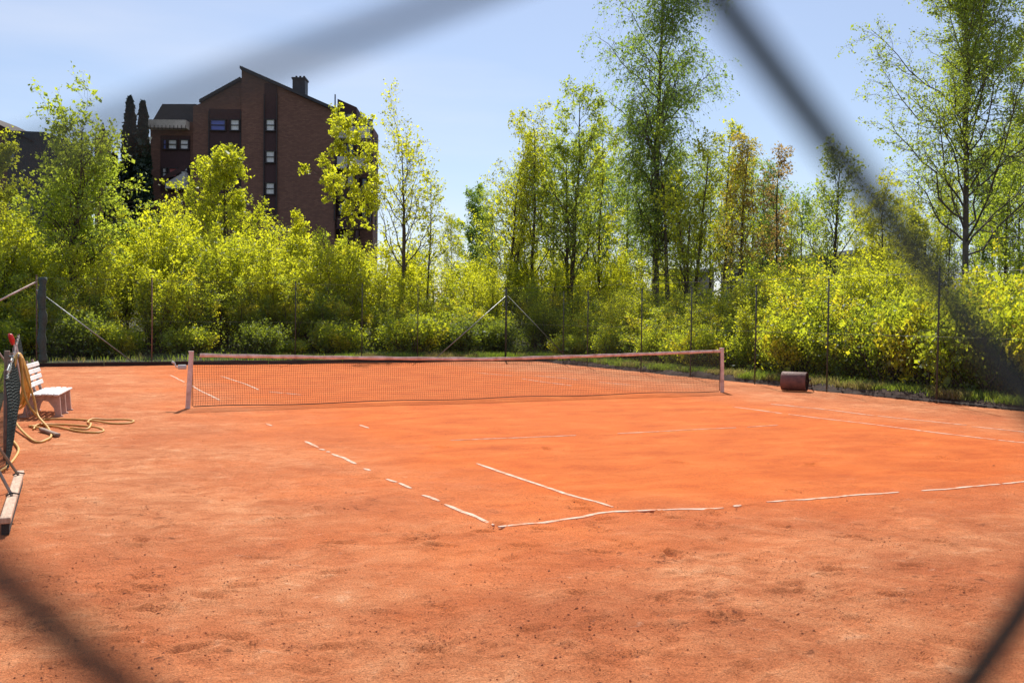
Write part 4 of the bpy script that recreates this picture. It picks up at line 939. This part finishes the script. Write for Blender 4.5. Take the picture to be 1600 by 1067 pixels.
# seat faces +x (towards the court); slats run along y
mb = MB()
for k in range(5): mb.box((-.18+k*.105, 0, .435-.006*abs(k-2)), (.085, L, .032), bev=.008)
mb.build('seat', M_BENCHWHITE, bn)
mb = MB()
for k in range(4):
    t_ = .12+k*.125; mb.box((-.25-.20*t_, 0, .46+t_*.92), (.028, L, .085), np.array([[math.cos(.31), 0, -math.sin(.31)], [0, 1, 0], [math.sin(.31), 0, math.cos(.31)]]), bev=.008)
mb.build('backrest', M_BENCHWHITE, bn)
for sy in (-.62, 0.0, .62):
    mb = MB()
    # arched side frame: front leg, rear leg, arch between
    out = [(.30, 0), (.285, .2), (.27, .40), (-.25, .40), (-.33, .2), (-.38, 0)]; inn = [(.20, 0), (.175, .16), (.08, .29), (-.06, .32), (-.18, .27), (-.26, .14), (-.29, 0)]
    poly = out+inn[::-1]
    n_ = len(poly)
    # strip pairs (outer sampled against inner)
    os_ = [(.30, 0), (.285, .2), (.27, .40), (0, .415), (-.25, .40), (-.33, .2), (-.38, 0)]
    V = []
    for yy_ in (sy-.035, sy+.035):
        V += [(x, yy_, z) for x, z in os_]+[(x, yy_, z) for x, z in inn]
    F = []
    for k in range(6): F += [(k, k+1, 8+k, 7+k), (14+k+1, 14+k, 21+k, 22+k), (k+1, k, 14+k, 15+k), (7+k, 8+k, 22+k, 21+k)]
    F += [(0, 7, 21, 14), (13, 6, 20, 27)]
    mb.add(V, F); mb.beam((-.25, sy, .38), (-.42, sy, 1.0), .05, .06, up=(0, 1, 0), bev=.008); mb.box((.25, sy, .015), (.16, .08, .03), bev=.006); mb.box((-.34, sy, .015), (.16, .08, .03), bev=.006)
    mb.build('side_frame', M_BENCHLEG, bn)
tag(bn, 'white slatted bench with arched legs by the left side fence', 'bench')

# ------------------------------------------------------------------ hose on its post
hxy = at(24, 16.2); hp = empty('hose_post', (hxy[0]-.13, hxy[1]+.5, 0)); mb = MB(); mb.box((0, 0, .58), (.09, .09, 1.2), bev=.01); mb.build('shaft', M_GREYWOOD, hp)
mb = MB(); mb.tube([(.02, -.02, 1.09), (.10, -.3, 1.09), (.18, -.62, 1.09), (.18, -.64, 1.15)], .014, 8); mb.build('hook', M_STEEL, hp, True)
tag(hp, 'short grey wooden post carrying the yellow hose', 'post')
def catmull(P, n=10):
    P = np.array(P, float); P = np.vstack([2*P[0]-P[1], P, 2*P[-1]-P[-2]]); o = []
    for i in range(1, len(P)-2):
        for k in range(n):
            t_ = k/n; a, b, c, d = P[i-1:i+3]
            o.append(.5*((2*b)+(-a+c)*t_+(2*a-5*b+4*c-d)*t_*t_+(-a+3*b-3*c+d)*t_**3))
    o.append(P[-2]); return np.array(o)
ho = np.array([hxy[0]-.03, hxy[1], 0]); hose = empty('garden_hose', tuple(ho)); mb = MB()
for k in range(10):
    j = k*.022; low = .30+.07*math.sin(k*2.1)+.04*k*(k < 4); wd_ = .07+.012*k
    pts_ = [(.06-wd_*.2, -.06+j, 1.10), (.06-wd_*.8, -.08+j, .8), (.05-wd_, -.09+j*1.3, low+.15), (.07, -.10+j, low), (.06+wd_, -.07+j, low+.18), (.06+wd_*.9, -.05+j, .8), (.06+wd_*.25, -.04+j, 1.13), (.06-wd_*.2, -.06+j+.01, 1.10)]
    mb.tube(catmull(pts_, 7), .0185, 7)
mb.build('hanging_coil', M_HOSE, hose, True)
# the big loop down to the ground and the runs lying on the clay, traced on the ground
def G2(px, py, z=.016): p = ground(px, py); return np.array([p[0], p[1], z])-ho
mb = MB()
mb.tube(catmull([(.10, -.05, 1.12), (.13, -.1, .9), (.15, -.18, .6), (.24, -.3, .30), G2(68, 665, .05), G2(80, 680, .02), G2(72, 689, .016), G2(52, 690, .016), (.02, -.62, .12), (-.02, -.3, .5), (.02, -.15, .95), (.06, -.06, 1.12)], 9), .018, 8)
mb.tube(catmull([(.12, -.02, 1.1), (.2, -.1, .75), (.3, -.2, .42), (.36, -.35, .15), G2(76, 672, .02), G2(60, 671, .03), G2(47, 667, .02)], 9), .018, 8)
mb.build('hanging_loop', M_HOSEDUST, hose, True)
mb = MB()
mb.tube(catmull([G2(45, 668), G2(62, 666), G2(88, 668), G2(120, 675), G2(150, 677.5), G2(162, 674), G2(150, 669), G2(118, 666), G2(90, 664.5), G2(60, 667, .04), G2(52, 672)], 9), .0155, 8)
mb.tube(catmull([G2(62, 657), G2(90, 656), G2(125, 657), G2(150, 660.5, .03), G2(175, 663), G2(200, 662.5), G2(209, 659), G2(195, 657), G2(165, 657), G2(145, 658, .04), G2(137, 661), G2(142, 666, .04), G2(135, 672), G2(110, 670)], 9), .0155, 8)
mb.build('ground_run', M_HOSEDUST, hose, True)
mb = MB(); mb.tube(catmull([G2(21, 691), G2(29, 703), G2(24, 716), G2(12, 730), G2(0, 738), G2(-20, 748)], 9), .016, 8); mb.build('supply_run', M_HOSEDUST, hose, True)
tag(hose, 'yellow hose coiled over the wooden post with loops lying on the clay', 'hose')
mb = MB(); p0, p1 = ground(64, 674), ground(91, 683); mb.beam((p0[0], p0[1], .035), (p1[0], p1[1], .03), .07, .05, bev=.01)
tag(mb.build('wood_offcut', M_GREYWOOD), 'short grey piece of wood lying among the hose loops', 'wood')

# leaning broom with red cap, pale leaning pole
br = empty('court_broom', (-9.28, -1.2, 0)); mb = MB(); mb.tube([(.10, .25, .03), (-.10, -.15, 1.33)], .012, 8); mb.tube([(.16, .45, .03), (-.06, -.13, 1.30)], .010, 8); mb.build('handle', M_POSTPINK, br, True)
mb = MB(); mb.tube([(-.11, -.17, 1.29), (-.125, -.2, 1.36), (-.15, -.22, 1.44), (-.17, -.24, 1.46)], [.03, .045, .04, .02], 10); mb.build('grip', M_RED, br, True)
tag(br, 'leaning broom with a red grip beside the bench', 'broom')
mb = MB(); a = at(-6, 17.5, 545); b = at(17, 18.2, 578); mb.tube([a+(a-b)*.8, b+(b-a)*.0], .018, 8)
c = np.array([b[0], b[1], b[2]]); mb.tube([b, b+np.array([.12, .5, -b[2]+.02])], .018, 8)
tag(mb.build('leaning_pole', M_POSTPINK, None, True), 'pale pole leaning over the low fence at the left edge', 'pole')

# drag brush lying upright at the left edge
db = empty('drag_brush', (0, 0, 0)); A = ground(31, 757, .0); B = ground(8, 838, .0)
A = np.array([A[0], A[1], .13]); B = np.array([B[0], B[1], .13]); ax = (B-A)/np.linalg.norm(B-A)
mb = MB(); mb.beam(A, B, .085, .05, bev=.006); mb.build('plank', M_WOOD, db)
mb = MB(); mb.beam(A-[0, 0, .075]+ax*.03, B-[0, 0, .075]-ax*.03, .06, .09); mb.build('bristles', M_BRISTLE, db)
hA, hB = A+ax*.35, A+ax*1.6
top = np.array([A[0]-.62, A[1]-.9, 1.25])
for h_ in (hA, hB):
    mb = MB(); mb.tube([h_+[0, 0, .03], top], .014, 8); mb.build('pull_bar', M_STEEL, db, True)
    mb = MB(); mb.tube([h_+[-.05, -.03, .035], h_+[0, 0, .055], h_+[.06, .03, .035]], .008, 6); mb.build('bracket', M_BRISTLE, db, True)
tag(db, 'wooden drag brush with two metal pull bars at the left edge', 'drag brush')

# ------------------------------------------------------------------ roller
rc = ground(1252, 612); ro = empty('court_roller', (rc[0], rc[1]+.25, 0), math.radians(-54)); R_ = .265; ro.scale = (.92, .92, .92)
mb = MB(); mb.lathe([(-.34, R_-.02), (-.34, R_-.005), (-.325, R_), (.325, R_), (.34, R_-.005), (.34, R_-.03)], (0, 0, R_+.005), (1, 0, 0), 40); mb.build('drum', M_ROLLER, ro, True)
mb = MB()
for s_ in (-1, 1): mb.lathe([(s_*.34, R_-.02), (s_*.29, R_-.03), (s_*.285, .05), (s_*.36, .045), (s_*.36, .0)], (0, 0, R_+.005), (1, 0, 0), 32)
mb.build('end_plate', M_ROLLDARK, ro, True)
mb = MB()
for s_ in (-1, 1): mb.tube([(s_*.38, 0, R_), (s_*.38, .25, R_+.08), (s_*.30, .85, .10)], .016, 8)
mb.tube([(-.30, .85, .10), (.30, .85, .10)], .018, 8); mb.build('handle_frame', M_ROLLDARK, ro, True)
tag(ro, 'rusty brown court roller standing at the grass edge on the right', 'roller')
